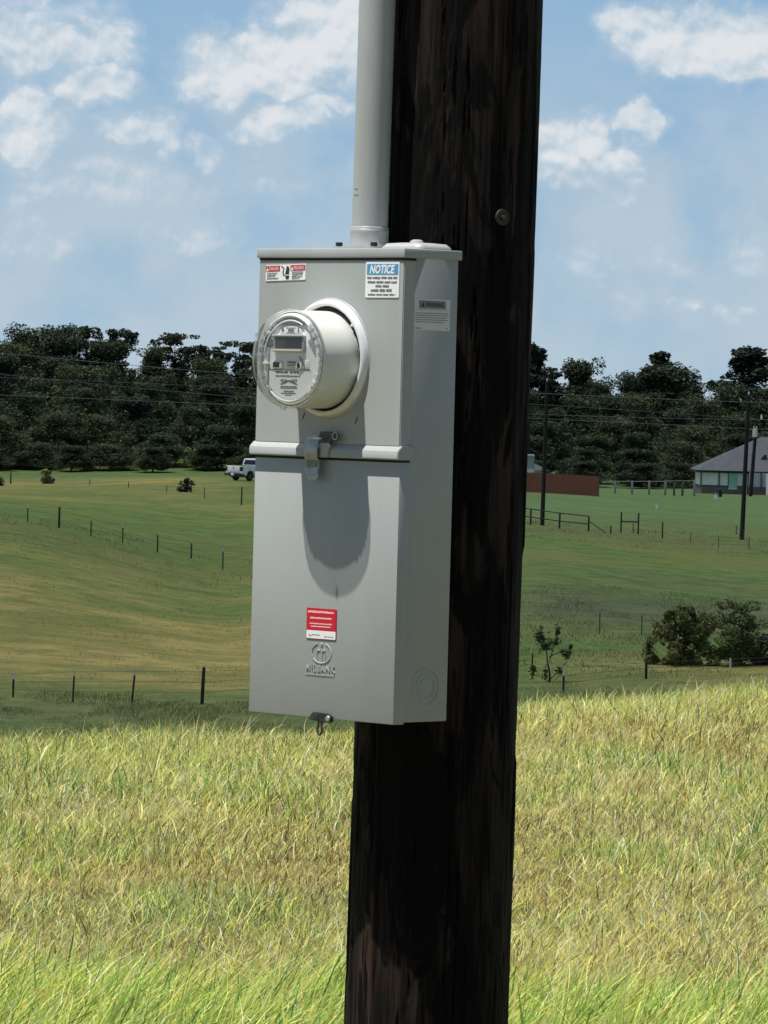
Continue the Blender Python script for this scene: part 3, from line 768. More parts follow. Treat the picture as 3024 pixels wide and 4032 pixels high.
mb = MB(); mb.box(.0090, .0280, -.0108, .0006, zt(-.3120), zt(-.3050), .001); mb.prism([(.016, zt(-.316)), (.0245, zt(-.316)), (.0235, zt(-.3245)), (.0205, zt(-.3245))], 'y', -.0112, -.0092, .0003); mb.build('bracket', M['darkzinc'], tabo)
mb = MB(); mb.box(-.0120, .0040, -.0190, -.0125, zt(-.3150), zt(-.3118), .0006); mb.build('pin', M['alu'], tabo)
mb = MB(); mb.prism([(-.0010, zt(-.3205)), (.0200, zt(-.3205)), (.0235, zt(-.3235)), (.0180, zt(-.3330)), (.0165, zt(-.3445)), (-.0015, zt(-.3445))], 'y', -.0128, -.0086, .0006); mb.build('flange_tab', M['paint'], uc)
# lower hasp with hanging ring under the box
mb = MB(); mb.prism([(-.0210, -.0010), (-.0120, .0085), (-.0080, .0100), (.0260, .0085), (.0345, .0040), (.0350, -.0040), (.0280, -.0062), (.0180, -.0060), (-.0190, -.0030)], 'y', -.0060, .0012, .0012, 2); hb = mb.build('bottom_latch', M['darkzinc'], box)
mb = MB(); mb.lathe([(.0001, -.0085), (.0040, -.0080), (.0052, -.0060)], (.0275, 0, .001), 20); mb.build('rivet', M['zinc'], hb)
mb = MB(); ring = [(.0055 + .0058 * math.cos(t) * (1.0 if math.sin(t) < 0 else .75), -.003, -.0150 + (.0120 if math.sin(t) < 0 else .0135) * math.sin(t)) for t in np.linspace(0, 2 * math.pi, 29)]
mb.tube(ring, .0019, 8, cap=False); mb.box(.0015, .0090, -.006, 0, -.0062, .0, .0008); mb.build('ring', M['darkzinc'], hb)

# conduit hub on the lid (a thing of its own bolted to the box top) and hub cover
HC = (.0008, .085)
cond = frame_empty('conduit'); tag(cond, 'grey plastic conduit pipe rising from the top of the meter box along the pole', 'conduit')
mb = MB(); mb.lathe([(.0302, HB + .020), (.0302, HB + .6), (.0302, HB + 1.2)], (0, 0, 0), 48, 'z')
mb.bm.free(); mb = MB()
n_seg = 46; zz = np.linspace(HB + .022, HB + 4.2, n_seg)
rings = []
for z_ in zz:
    off = .0105 * (z_ - HB)       # follows the pole's slight lean
    rings.append([mb.bm.verts.new((HC[0] + off + .0301 * math.cos(k * 2 * math.pi / 48), HC[1] + .0301 * math.sin(k * 2 * math.pi / 48), z_)) for k in range(48)])
for a, b in zip(rings, rings[1:]):
    for k in range(48): mb.bm.faces.new((a[k], a[(k + 1) % 48], b[(k + 1) % 48], b[k]))
mb.bm.faces.new(rings[-1])
pvc = mb.build('pipe', M['pvc'], cond, ang=60)
mb = MB(); mb.lathe([(.0308, HB + .0345), (.0316, HB + .0355), (.0316, HB + .0375), (.0306, HB + .0390)], (HC[0] + .0004, HC[1], 0), 48, 'z'); mb.build('pipe_end_bead', M['plate'], cond)
# scuffs on the pipe
for (ang_, z_, s_, wv) in ((222, .395, .012, .0016), (224, .360, .020, .0014), (205, .155, .030, .0012), (204, .120, .010, .002), (206, .088, .006, .004), (262, .090, .0012, .009), (262, .100, .001, .006), (218, .42, .004, .001)):
    mb = MB(); t0 = rad(ang_); off = .0105 * z_; rr_ = .03035; dw = wv / rr_ / 2 * 1.5
    pts = [(HC[0] + off + rr_ * math.cos(t0 + dw * a), HC[1] + rr_ * math.sin(t0 + dw * a), HB + z_ + s_ * b) for a, b in ((-1, -.4), (.2, -1), (1, -.2), (.7, .8), (-.3, 1), (-.9, .5))]
    mb.bm.faces.new([mb.bm.verts.new(p) for p in pts]); mb.build('scuff', M['dirt'], pvc, smooth=False, recalc=False)
hub = frame_empty('conduit_hub'); tag(hub, 'cast grey threaded hub with a square bolted flange on the box top', 'conduit hub')
mb = MB(); mb.lathe([(.0340, HB + .004), (.0332, HB + .010), (.0322, HB + .013), (.0322, HB + .030), (.0327, HB + .0335), (.0315, HB + .0350), (.0300, HB + .0350)], (HC[0], HC[1], 0), 64, 'z'); mb.build('collar', M['hub'], hub, ang=50)
mb = MB(); a = .0530
mb.prism(rrect(HC[0] - a, HC[0] + a, HC[1] - .040, HC[1] + .040, .012), 'z', HB + .0003, HB + .0050, .0010, 2); mb.build('flange', M['hub'], hub)
for bx, by in ((-.042, -.029), (.042, -.029), (-.042, .029), (.042, .029)):
    mb = MB(); mb.lathe([(.0048, HB + .005), (.0048, HB + .0075), (.0034, HB + .0075)], (HC[0] + bx, HC[1] + by, 0), 8, 'z'); mb.lathe([(.0052, HB + .0062), (.0062, HB + .0075), (.0060, HB + .0115), (.0046, HB + .0125)], (HC[0] + bx, HC[1] + by, 0), 12, 'z'); mb.cap(.0046, HB + .0125, (HC[0] + bx, HC[1] + by, 0), 12, 'z')
    mb.build('bolt', M['black'], hub)
cp = frame_empty('hub_cover'); tag(cp, 'low white cover plate with a centre screw on the box top beside the conduit', 'cover plate')
mb = MB(); PC = (.1165, .0830)
lv = [(.0400, HB + .0002), (.0400, HB + .0040), (.0340, HB + .0100), (.0180, HB + .0118)]
rings = []
for r_, z_ in lv:
    a_ = r_; pts = rrect(PC[0] - a_ * 1.22, PC[0] + a_ * 1.22, PC[1] - a_, PC[1] + a_, a_ * .35, 6); rings.append([mb.bm.verts.new((p[0], p[1], z_)) for p in pts])
for a, b in zip(rings, rings[1:]):
    n = len(a)
    for k in range(n): mb.bm.faces.new((a[k], a[(k + 1) % n], b[(k + 1) % n], b[k]))
mb.bm.faces.new(rings[-1]); mb.build('plate', M['plate'], cp, ang=70)
mb = MB(); mb.lathe([(.0120, HB + .0112), (.0105, HB + .0150), (.0060, HB + .0172)], (PC[0], PC[1], 0), 24, 'z'); mb.cap(.0060, HB + .0172, (PC[0], PC[1], 0), 24, 'z'); mb.build('screw', M['plate'], cp)

# ------------------------------------------------------------------ the electric meter
meter = frame_empty('electric_meter'); tag(meter, 'round electric meter with a clear cover and digital display plugged into the grey box', 'electric meter')
mc = (0.0008, 0.0, zt(-.1838))
mb = MB(); mb.lathe([(.0770, -.0040), (.0790, -.0052), (.0790, -.0080)], mc, 96); mb.lathe([(.0795, -.0080), (.0803, -.0100), (.0800, -.0400), (.0795, -.0790), (.0790, -.0820), (.0770, -.0830)], mc, 120)
mb.build('collar', M['collar'], meter, ang=50)
mb = MB(); mb.lathe([(.0866, -.0040), (.0868, -.0105), (.0880, -.0120), (.0905, -.0125), (.0935, -.0110), (.0958, -.0080), (.0972, -.0030), (.0974, .0005)], (MC[0], 0, MC[2]), 120); mb.build('sealing_ring', M['alu'], meter, ang=60)
mb = MB(); mb.lathe([(.0786, -.0020), (.0868, -.0022), (.0868, -.0040)], (MC[0], 0, MC[2]), 96); mb.build('ring_recess', M['darkgap'], meter)
mb = MB(); mb.lathe([(.0001, -.0026), (.0025, -.0022), (.003, 0)], (MC[0] + .066, -.0100, MC[2] + .055), 12); mb.build('ring_screw', M['alu'], meter)
# clear cover
mb = MB(); mb.lathe([(.0790, -.0975), (.0762, -.1010), (.0725, -.1028), (.060, -.1042), (.040, -.1052), (.020, -.1057), (.0005, -.1059)], mc, 120)
cov = mb.build('clear_cover', M['glass'], meter, ang=80)
mb = MB(); mb.lathe([(.0798, -.0810), (.0808, -.0825), (.0808, -.0860), (.0803, -.0925), (.0791, -.0974)], mc, 120); mb.build('cover_rim', glass_mat('milky_rim', .90, .03), cov, ang=80)
mb = MB(); mb.lathe([(.0812, -.0850), (.0822, -.0862), (.0812, -.0874)], mc, 96); mb.build('cover_bead', M['glass'], cov, ang=80)
for a_ in (-92, 28, 152):
    t0 = rad(a_); mb = MB(); mb.box(-.0035, .0035, -.0990, -.0900, .0790, .0835, .0012); mb.build('lug', M['glass'], cov, M=Matrix.Translation((mc[0], 0, mc[2])) @ Matrix.Rotation(rad(90) - t0, 4, 'Y'))
mb = MB(); mb.tube([(mc[0] + .002, -.0985, mc[2] - .0770), (mc[0] + .002, -.0995, mc[2] - .0860)], [.0032, .0008], 8); mb.build('drip_lug', M['collar'], cov)
# face plate inside
mb = MB(); mb.lathe([(.0752, -.0800), (.0752, -.0838), (.0745, -.0846)], mc, 96); mb.cap(.0745, -.0846, mc, 96); fp = mb.build('face_plate', M['face'], meter, ang=40)
mx, mz = mc[0], mc[2]
I = lambda p: p
def fbox(name, matl, x0, x1, z0, z1, y0, y1, bev=.0006, par=None):
    return MB().box(mx + x0, mx + x1, y0, y1, mz + z0, mz + z1, bev).build(name, matl, par or fp)
# rim segments (cog like ribs down both sides of the face)
for sd in (0, 1):
    mb = MB()
    for k in range(9):
        t = rad(-46 + 11.5 * k + 180 * sd)
        b = bmesh.new(); bmesh.ops.create_cube(b, size=1)
        for v in b.verts: v.co = Vector((.0705 + v.co.x * .0075, -.0868 + v.co.y * .005, v.co.z * .0085))
        mb._add(b, Matrix.Translation((mx, 0, mz)) @ Matrix.Rotation(-t, 4, 'Y'))
    mb.build('ribbing', M['facegrey'] if sd else M['face'], fp, smooth=False)
arc = lambda r, a0, a1, y, n=24: [(mx + r * math.cos(rad(a0 + (a1 - a0) * k / n)), y, mz + r * math.sin(rad(a0 + (a1 - a0) * k / n))) for k in range(n + 1)]
for args in ((.0705, 45, 135, -.0872, .0026), (.0625, 62, 172, -.0870, .0016), (.0700, 215, 325, -.0868, .0020)):
    mb = MB(); mb.tube(arc(*args[:4]), args[4], 8); mb.build('rim', M['white'], fp)
mb = MB(); pts = [(.0672 * math.cos(rad(a)), .0672 * math.sin(rad(a))) for a in np.linspace(62, 118, 16)]
mb.prism([(mx + a, mz + b) for a, b in pts], 'y', -.0852, -.0846); mb.build('top_panel', M['facegrey'], fp, smooth=False)
mb = MB(); mb.prism([(mx + a, mz + b) for a, b in ((-.034, .0605), (-.028, .0572), (.028, .0572), (.034, .0605), (.031, .0560), (-.031, .0560))], 'y', -.0862, -.0853); mb.build('edge_line', M['ink'], fp, smooth=False)
mb = MB(); mb.prism([(mx + .058, mz + .0400), (mx + .060, mz + .004), (mx + .040, mz + .030)], 'y', -.0856, -.0846); mb.build('corner_panel', M['facegrey'], fp, smooth=False)
fbox('name_plate', M['white'], -.0275, .0255, .0410, .0530, -.0856, -.0846)
pr = scribble(mx - .012, mx + .012, mz + .0496, .0020, rs) + scribble(mx - .011, mx + .010, mz + .0412, .0020, rs) + [R4(mx - .007, mx + .007, mz + .0440, mz + .0485), R4(mx + .0165, mx + .0195, mz + .042, mz + .0515)]
pr += [[(mx - .020 + .0035 * math.cos(t), mz + .0470 + .0035 * math.sin(t)) for t in np.linspace(0, 6.28, 9)[:-1]]]
flat('small_print', fp, pr, I, M['inkgrey'], 'f', -.0860)
dsp = fbox('display_frame', M['facegrey'], -.0385, .0355, .0110, .0385, -.0895, -.0846, .001)
fbox('display', M['lcd'], -.0335, .0310, .0165, .0355, -.0902, -.0895, 0, dsp)
fbox('display_field', mat('lcd_field', (.045, .045, .043), .15), -.0085, .0290, .0180, .0330, -.0904, -.0902, 0, dsp)
fbox('display_sill', mat('cream_sill', (.85, .83, .66), .35), -.0395, .0330, .0118, .0152, -.0945, -.0890, .0008, dsp)
fbox('display_top', M['white'], -.0385, .0350, .0368, .0392, -.0925, -.0890, .0006, dsp)
mb = MB(); mb.prism([(mx + a, mz + b) for a, b in ((-.0625, .0345), (-.0500, .0350), (-.0410, .0320), (-.0405, .0250), (-.0440, .0205), (-.0520, .0178), (-.0600, .0205), (-.0632, .0260))], 'y', -.0868, -.0846, .0006); mb.build('status_lens', mat('dark_lens', (.10, .10, .095), .35), fp)
fbox('sensor_bezel', M['white'], -.0420, -.0190, -.0165, -.0030, -.0875, -.0846, .0008)
fbox('sensor_window', M['black'], -.0395, -.0245, -.0142, -.0058, -.0885, -.0872, .0008)
for zz_ in (-.0055, -.0105): fbox('contact_bar', M['inkgrey'], -.0060, .0120, zz_ - .0012, zz_ + .0010, -.0880, -.0846, .0004)
fbox('port_base', M['white'], .0060, .0450, -.0160, -.0020, -.0858, -.0846, .0006)
mb = MB(); mb.prism([(mx + a, mz + b) for a, b in ((.0080, -.0155), (.0120, -.0070), (.0225, .0050), (.0330, -.0070), (.0365, -.0140), (.0320, -.0190), (.0130, -.0185))], 'y', -.0870, -.0846, .0008); kb = mb.build('port_shade', M['facegrey'], fp)
mb = MB(); mb.prism([(mx + a, mz + b) for a, b in ((.0165, -.0140), (.0170, -.0080), (.0225, .0030), (.0300, -.0080), (.0305, -.0150), (.0235, -.0185))], 'y', -.0888, -.0868, .0008); kn = mb.build('optical_port', M['white'], fp)
mb = MB(); mb.prism([(mx + a, mz + b) for a, b in ((.0195, -.0130), (.0200, -.0075), (.0225, -.0040), (.0265, -.0080), (.0275, -.0130), (.0235, -.0160))], 'y', -.0896, -.0884, .0004); mb.build('port_hole', M['black'], kn)
fbox('side_channel', M['facegrey'], -.0560, -.0515, -.0450, .0130, -.0872, -.0846, .0006)
fbox('side_latch', M['white'], -.0640, -.0500, -.0100, -.0060, -.0885, -.0846, .0006)
mb = MB(); pts = [(.0660 * math.cos(rad(a)), .0660 * math.sin(rad(a))) for a in np.linspace(205, 335, 26)]
mb.prism([(mx + a, mz + b) for a, b in [(-.0510, -.0185)] + pts[3:-3] + [(.0500, -.0185)]], 'y', -.0855, -.0846); tg = mb.build('data_label', M['white'], fp, smooth=False)
fbox('panel_line', M['inkgrey'], -.0520, .0490, -.0185, -.0172, -.0862, -.0846, .0003)
pr = scribble(mx - .0340, mx - .0050, mz - .0240, .0042, rs, (.007, .01)) + scribble(mx - .0010, mx + .0210, mz - .0240, .0042, rs, (.006, .009)) + scribble(mx - .0345, mx + .0250, mz - .0296, .0026, rs, (.006, .012))
for zz_ in (-.0352, -.0378): pr += scribble(mx - .0220, mx - .0080, mz + zz_, .0018, rs) + scribble(mx + .0060, mx + .0180, mz + zz_, .0018, rs)
pr += [[(mx - .0220, mz - .0430), (mx - .0100, mz - .0400), (mx - .0030, mz - .0372), (mx + .0070, mz - .0400), (mx + .0180, mz - .0430), (mx + .0180, mz - .0410), (mx + .0040, mz - .0350), (mx - .0060, mz - .0350), (mx - .0220, mz - .0410)]]
for zz_ in (-.0465, -.0490): pr += scribble(mx - .0220, mx + .0180, mz + zz_, .0020, rs, (.003, .006), .0008)
pr += scribble(mx - .0140, mx + .0100, mz - .0545, .0026, rs, (.003, .005), .0008) + scribble(mx - .0205, mx + .0150, mz - .0575, .0020, rs, (.01, .02), .0005) + scribble(mx - .0110, mx + .0060, mz - .0605, .0016, rs)
flat('small_print', tg, pr, I, M['inkgrey'], 'f', -.0859)

# ------------------------------------------------------------------ the big pole
def pole_material():
    m = D.materials.new('creosote_wood'); m.use_nodes = True; t = NB(m.node_tree)
    p = m.node_tree.nodes['Principled BSDF']
    tc = t.n('ShaderNodeTexCoord'); mp = t.n('ShaderNodeMapping'); t.L(tc.outputs['Object'], mp.inputs[0]); mp.inputs['Scale'].default_value = (1, 1, .07)
    v = mp.outputs[0]
    a = t.noise(v, 60, 8, .65, .4); b = t.noise(v, 16, 5, .6, .6); c = t.noise(v, 150, 6, .7)
    mp2 = t.n('ShaderNodeMapping'); t.L(tc.outputs['Object'], mp2.inputs[0]); mp2.inputs['Scale'].default_value = (1, 1, .22)
    d = t.noise(mp2.outputs[0], 9, 6, .62, 1.2)
    mp3 = t.n('ShaderNodeMapping'); t.L(tc.outputs['Object'], mp3.inputs[0]); mp3.inputs['Scale'].default_value = (1, 1, .035)
    f = t.noise(mp3.outputs[0], 34, 4, .5, .3); crk = t.m('ABSOLUTE', t.m('SUBTRACT', f, .5))
    col = t.mix(t.ss(a, .38, .68), (.006, .0045, .0037), (.034, .0235, .0185))
    col = t.mix(t.ss(b, .52, .70, 0, .85), col, (.060, .038, .029))
    col = t.mix(t.ss(d, .47, .515, 0, .95), col, (.0016, .0013, .0012))
    col = t.mix(t.ss(crk, .012, .0, 0, .95), col, (.001, .001, .001))
    # a fresh reddish area where bark flaked off low on the pole, and weathered tan streaks higher up
    col = t.mix(t.ss(c, .60, .80, 0, .35), col, (.040, .027, .020))
    t.L(col, p.inputs['Base Color'])
    p.inputs['Roughness'].default_value = .7; p.inputs['Specular IOR Level'].default_value = .12
    bp = t.n('ShaderNodeBump'); t.L(t.m('ADD', a, t.m('MULTIPLY', c, .5)), bp.inputs['Height']); bp.inputs['Strength'].default_value = .9; bp.inputs['Distance'].default_value = .006
    t.L(bp.outputs[0], p.inputs['Normal'])
    return m
M['creosote'] = pole_material()
pole = empty('utility_pole', (.0898, 8.6666, 0)); tag(pole, 'thick dark creosoted wooden pole carrying the grey meter box', 'utility pole')
NA, NZ = 420, 760
th = np.linspace(0, 2 * np.pi, NA, endpoint=False); zz = np.concatenate([np.linspace(-.05, .35, 30), np.linspace(.36, 2.6, NZ), np.linspace(2.62, 9.0, 200)])
TH, ZG = np.meshgrid(th, zz)
def cyl(fu, fz, o, s):
    # periodic in angle: blend two shifted copies
    u = TH / (2 * np.pi); a = fbm(u * fu + 10, ZG * fz + 10, o, s); b = fbm((u - 1) * fu + 10, ZG * fz + 10, o, s)
    wgt = np.clip((u - .9) / .1, 0, 1); return a * (1 - wgt) + b * wgt
r0 = .1345 - (ZG - 1.0) * .0016 + (cyl(3, .5, 2, 3) - .5) * .006
fibre = cyl(120, 5, 3, 4); plate = cyl(26, 2.6, 4, 6); crack = np.abs(cyl(34, .75, 3, 9) - .5)
R_ = r0 + (fibre - .5) * .0030 + np.clip((plate - .50) * 30, 0, 1) * .0034 - np.clip(1 - crack / .010, 0, 1) * .0075
lean = .0074
PX = R_ * np.cos(TH) + lean * ZG; PY = R_ * np.sin(TH)
pv = np.stack([PX, PY, ZG], -1).reshape(-1, 3); nzz = len(zz)
idx = np.arange(nzz * NA).reshape(nzz, NA); nx = np.roll(idx, -1, 1)
q = np.stack([idx[:-1], nx[:-1], nx[1:], idx[1:]], -1).reshape(-1, 4)
ff = np.concatenate([q.ravel(), idx[-1]]); lt = np.concatenate([np.full(len(q), 4), [NA]])
link('pole_shaft', nmesh('pole_shaft', pv, ff, lt, None, None, smooth=True), M['creosote'], pole)
# round washer with bolt end on the camera side
pz = zt(.0615) + base.z - .0
wa = rad(-55.0); wr = .1345
mb = MB(); mb.lathe([(.0140, .000), (.0140, -.0030), (.0128, -.0042), (.0070, -.0050), (.0050, -.0030)], (0, 0, 0), 32); mb.cap(.0050, -.0030, (0, 0, 0), 32)
wsh = mb.build('washer', mat('pale_washer', (.045, .042, .032), .6, .2, var=.3, vscale=80), pole, M=Matrix.Translation((lean * 1.9 + wr * math.cos(wa), wr * math.sin(wa), 1.9)) @ Matrix.Rotation(wa + rad(90), 4, 'Z'))
mb = MB(); mb.lathe([(.0048, -.0030), (.0048, -.0075), (.0030, -.0080)], (0, 0, 0), 6); mb.cap(.0030, -.0080, (0, 0, 0), 6); mb.build('bolt', M['darkzinc'], wsh, M=Matrix.Translation((lean * 1.9 + wr * math.cos(wa), wr * math.sin(wa), 1.9)) @ Matrix.Rotation(wa + rad(90), 4, 'Z'))

# ==== BACKGROUND ====

# ------------------------------------------------------------------ trees of the far wood
def leaf_cloud(pts, size, r, cols, flat_=.8):
    """one small bent leaf cluster (two triangles) at each point"""
    n = len(pts)
    nrm = r.normal(0, 1, (n, 3)); nrm[:, 2] = np.abs(nrm[:, 2]) + flat_; nrm /= np.linalg.norm(nrm, axis=1)[:, None]
    a = np.cross(nrm, r.normal(0, 1, (n, 3))); a /= np.linalg.norm(a, axis=1)[:, None]; b = np.cross(nrm, a)
    s_ = size * np.exp(r.normal(0, .3, n))[:, None]
    v0 = pts - a * s_ * .6; v1 = pts + b * s_ * .42 + nrm * s_ * .12; v2 = pts + a * s_ * .6; v3 = pts - b * s_ * .42 + nrm * s_ * .08
    V = np.stack([v0, v1, v2, v3], 1).reshape(-1, 3)
    base = (np.arange(n) * 4)[:, None]
    F = np.concatenate([base, base + 1, base + 2, base + 3], 1).ravel()
    return V, F, np.full(n, 4), np.repeat(cols, 4, 0)
def crown_points(kind, r, H, W, n):
    """leaf positions gathered in clumps; kind sets the outline"""
    P = []; hub = []
    if kind == 'oak':
        nc = 85
        for i in range(nc):
            t = r.uniform(.10, 1.0); ang = r.uniform(0, 6.283)
            prof = math.sin(min(t * 1.15 + .12, 1) * math.pi) ** .55 if t < .88 else .55
            rr = W / 2 * prof * r.uniform(.35, 1.0)
            hub.append((rr * math.cos(ang), rr * math.sin(ang), H * (.08 + .86 * t), W * r.uniform(.09, .19), r.uniform(.75, 1.1)))
    elif kind == 'open':
        for i in range(30):
            t = r.uniform(.35, 1.0) ** .8; ang = r.uniform(0, 6.283); rr = W / 2 * r.uniform(.15, 1.0) * (1.15 - .6 * t)
            hub.append((rr * math.cos(ang), rr * math.sin(ang), H * (.12 + .84 * t), W * r.uniform(.07, .14), r.uniform(.35, .6)))
        for i in range(16): ang = r.uniform(0, 6.283); rr = W * .4 * r.random(); hub.append((rr * math.cos(ang), rr * math.sin(ang), H * r.uniform(.15, .5), W * .16, .7))
    elif kind == 'pine':
        for i in range(70):
            t = r.uniform(.12, 1.0) ** .85; ang = r.uniform(0, 6.283); rr = W / 2 * (1.06 - t) ** .7 * r.uniform(.2, 1.0)
            hub.append((rr * math.cos(ang), rr * math.sin(ang), H * (.12 + .86 * t), W * r.uniform(.08, .15), r.uniform(.3, .5)))
        hub.append((0, 0, H * .96, W * .06, 1.2))
    else:     # bush
        for i in range(70):
            t = r.uniform(0, 1.0) ** 1.2; ang = r.uniform(0, 6.283); rr = W / 2 * math.sqrt(max(0, 1 - (t - .2) ** 2 / .7)) * r.uniform(.1, 1.08)
            hub.append((rr * math.cos(ang), rr * math.sin(ang), H * (.04 + .90 * t), W * r.uniform(.04, .11), r.uniform(.7, 1.5)))
    wts = np.array([h[3] ** 2 for h in hub]); cnt = (wts / wts.sum() * n).astype(int)
    tone = []
    for h, c in zip(hub, cnt):
        d = r.normal(0, 1, (c, 3)); d /= np.linalg.norm(d, axis=1)[:, None]; d *= (r.uniform(.25, 1.0, c) ** .45)[:, None]
        P.append(np.array(h[:3]) + d * h[3] * np.array([1, 1, h[4]])); tone.append(np.full(c, r.normal(0, .16)))
    P = np.concatenate(P); tone = np.concatenate(tone)
    return P, tone, hub
BARK = mat('grey_brown_bark', (.085, .070, .055), .9, var=.4, vscale=8)
def tree_meshes(kind, H, W, n, size, seed, colr, trunk_r=.22):
    r = np.random.default_rng(seed)
    P, tone, hub = crown_points(kind, r, H, W, n)
    P[:, 2] = np.maximum(P[:, 2], .05)
    col = np.array(colr)[None, :] * np.exp(tone + r.normal(0, .18, len(P)))[:, None] * np.exp(r.normal(0, .06, (len(P), 3)))
    V, F, LT, CC = leaf_cloud(P, size, r, col)
    crown = nmesh(kind + '_crown', V, F, LT, M['leaf'], CC)
    mb = MB(); x = 0.0; top = H * (.9 if kind in ('pine', 'open') else .7)
    pts = [(0, 0, -.4)]; rr = [trunk_r * 1.5]
    for k in range(1, 7):
        pts.append((r.normal(0, .015) * H, r.normal(0, .015) * H, top * k / 6)); rr.append(trunk_r * (1 - .80 * k / 6))
    mb.tube(pts, rr, 7)
    for h in hub[::2]:
        z0 = min(max(h[2] * .62, H * .08), top * .95); f = z0 / top * 6; i = min(int(f), 5); p0 = Vector(pts[i]).lerp(Vector(pts[i + 1]), f - i)
        mid = p0.lerp(Vector(h[:3]), .55) + Vector((0, 0, .03 * H)); q_ = trunk_r * .34
        mb.tube([p0, mid, Vector(h[:3])], [q_, q_ * .6, q_ * .18], 5, cap=False)
    bmesh.ops.recalc_face_normals(mb.bm, faces=mb.bm.faces[:]); me = D.meshes.new(kind + '_trunk')
    for f in mb.bm.faces: f.smooth = True
    mb.bm.to_mesh(me); mb.bm.free(); me.materials.append(BARK)
    return crown, me
OAKC = (.052, .072, .034)
PROT = {
 'oak': [tree_meshes('oak', 11, w_, 17000, .26, s, c) for s, w_, c in ((1, 10, (.074, .102, .052)), (2, 9, (.060, .086, .046)), (3, 11.5, (.090, .112, .054)), (4, 8.5, (.066, .088, .054)))],
 'open': [tree_meshes('open', 12, w_, 7500, .30, s, (.044, .058, .032)) for s, w_ in ((5, 9), (6, 8), (9, 10))],
 'pine': [tree_meshes('pine', 13, w_, 9000, .30, s, (.034, .050, .032)) for s, w_ in ((7, 8), (8, 9))],
}
def put_tree(kind, var, loc, height, wscale, rz, name, label, cat='tree', group=None):
    base_h = {'oak': 11, 'open': 12, 'pine': 13}[kind]
    e = empty(name, loc, rz); s = height / base_h; e.scale = (s * wscale, s * wscale, s)
    cr, tr = PROT[kind][var % len(PROT[kind])]
    link('crown', cr, None, e); link('trunk', tr, None, e)
    tag(e, label, cat, group); return e
ENVX = [-400, 0, 180, 260, 340, 440, 545, 700, 900, 1150, 1190, 1300, 1335, 1420, 1500, 1659, 2060]
ENVY = [715, 722, 722, 745, 775, 770, 762, 770, 780, 800, 812, 842, 850, 822, 830, 824, 830]
BASX = [-400, 0, 545, 1150, 1659, 2060]; BASY = [1024, 1024, 1030, 1056, 1066, 1068]
tr_r = random.Random(21)
rows = [(573, .20, 5.2, .9), (582, .44, 6.2, .35), (597, .60, 6.6, .3), (613, .75, 6.8, .3), (630, .88, 6.6, .22), (650, 1.0, 5.6, .35)]
for ri, (yd, fr, sp_, jit) in enumerate(rows):
    half = .0745 * yd * 1.28; x = -half + tr_r.uniform(0, 3); rn = ['at the foot of', 'at the foot of', 'in the lower half of', 'in the middle of', 'in the upper part of', 'along the top of'][ri]
    while x < half:
        y = yd + tr_r.uniform(-4, 4); dxp = (1512 + FPX * x / y) / S
        ytop = np.interp(dxp, ENVX, ENVY); yb = np.interp(dxp, BASX, BASY)
        yt = yb + (ytop - yb) * (fr + tr_r.uniform(-.07, .05) * (1.0 if ri < 5 else .9))
        zt_ = zpt(dxp, yt, y); zg = gz(x, y); h = max(zt_ - zg, 3.0)
        kind = 'oak' if ri < 5 else tr_r.choice(['oak', 'oak', 'open'])
        put_tree(kind, tr_r.randrange(9), (x, y, zg - .15), h, (11 / h) ** .75 * tr_r.uniform(.75, 1.05) * (.9 if ri == 0 else 1), tr_r.uniform(0, 6.28), 'oak_tree' if kind == 'oak' else 'open_crowned_tree',
                 'dark green leafy tree massed with others ' + rn + ' the far wood' if kind == 'oak' else 'ragged open crowned tree growing among the back rows of the dark wood', group='trees massed ' + rn + ' the far wood' if kind == 'oak' else 'ragged trees in the back rows of the wood')
        x += sp_ * tr_r.uniform(.75, 1.2)
SKYL = [  # display x, top y, kind, width factor, label
 (60, 699, 'oak', 1.1, 'broad rounded treetop on the skyline at the far left edge'),
 (135, 703, 'oak', .9, 'low domed treetop on the left skyline next to the tufted pair'),
 (187, 694, 'open', .75, 'tufted treetop with flat crown on the left skyline, left of a twin'),
 (262, 702, 'open', .8, 'leaning feathery treetop on the left skyline, right hand of the tufted pair'),
 (330, 742, 'oak', .8, 'low dark treetop filling the dip in the left skyline'),
 (388, 709, 'open', 1.05, 'tall open crowned tree with layered branches standing alone on the left skyline'),
 (430, 738, 'open', .8, 'ragged shoulder of a tree right of the tall layered one on the left skyline'),
 (478, 738, 'open', .8, 'ragged treetop just left of the meter on the skyline'),
 (522, 726, 'open', .95, 'spreading treetop beside the meter cover on the skyline'),
 (1150, 734, 'pine', 1.2, 'tall dark conifer top showing just right of the big pole'),
 (1192, 782, 'open', .6, 'small ragged treetop right of the conifer by the big pole'),
 (1255, 772, 'oak', 1.0, 'rounded treetop on the right skyline between the big pole and the pointed tree'),
 (1300, 812, 'oak', .7, 'sloping lower shoulder of foliage right of the rounded treetop'),
 (1370, 805, 'oak', .8, 'left flank tree under the pointed treetop on the right skyline'),
 (1423, 759, 'pine', 1.1, 'pointed narrow treetop in the middle of the right skyline'),
 (1440, 783, 'oak', 1.3, 'broad domed crown beneath the pointed treetop on the right skyline'),
 (1500, 814, 'oak', .7, 'low treetop in the dip left of the tall right hand conifer'),
 (1612, 742, 'pine', 1.55, 'tall conical conifer standing above the wood behind the house'),
]
for i, (dx_, ty, kind, wf, lab) in enumerate(SKYL):
    y = 652 + (i % 3) * 3; p = at_h(dx_ * S, ty * S, y); zg = gz(p.x, y); h = p.z - zg
    put_tree(kind, i, (p.x, y, zg - .2), h, wf * (11 / h) ** .5, i * 1.3, {'oak': 'oak_tree', 'open': 'open_crowned_tree', 'pine': 'conifer_tree'}[kind], lab)

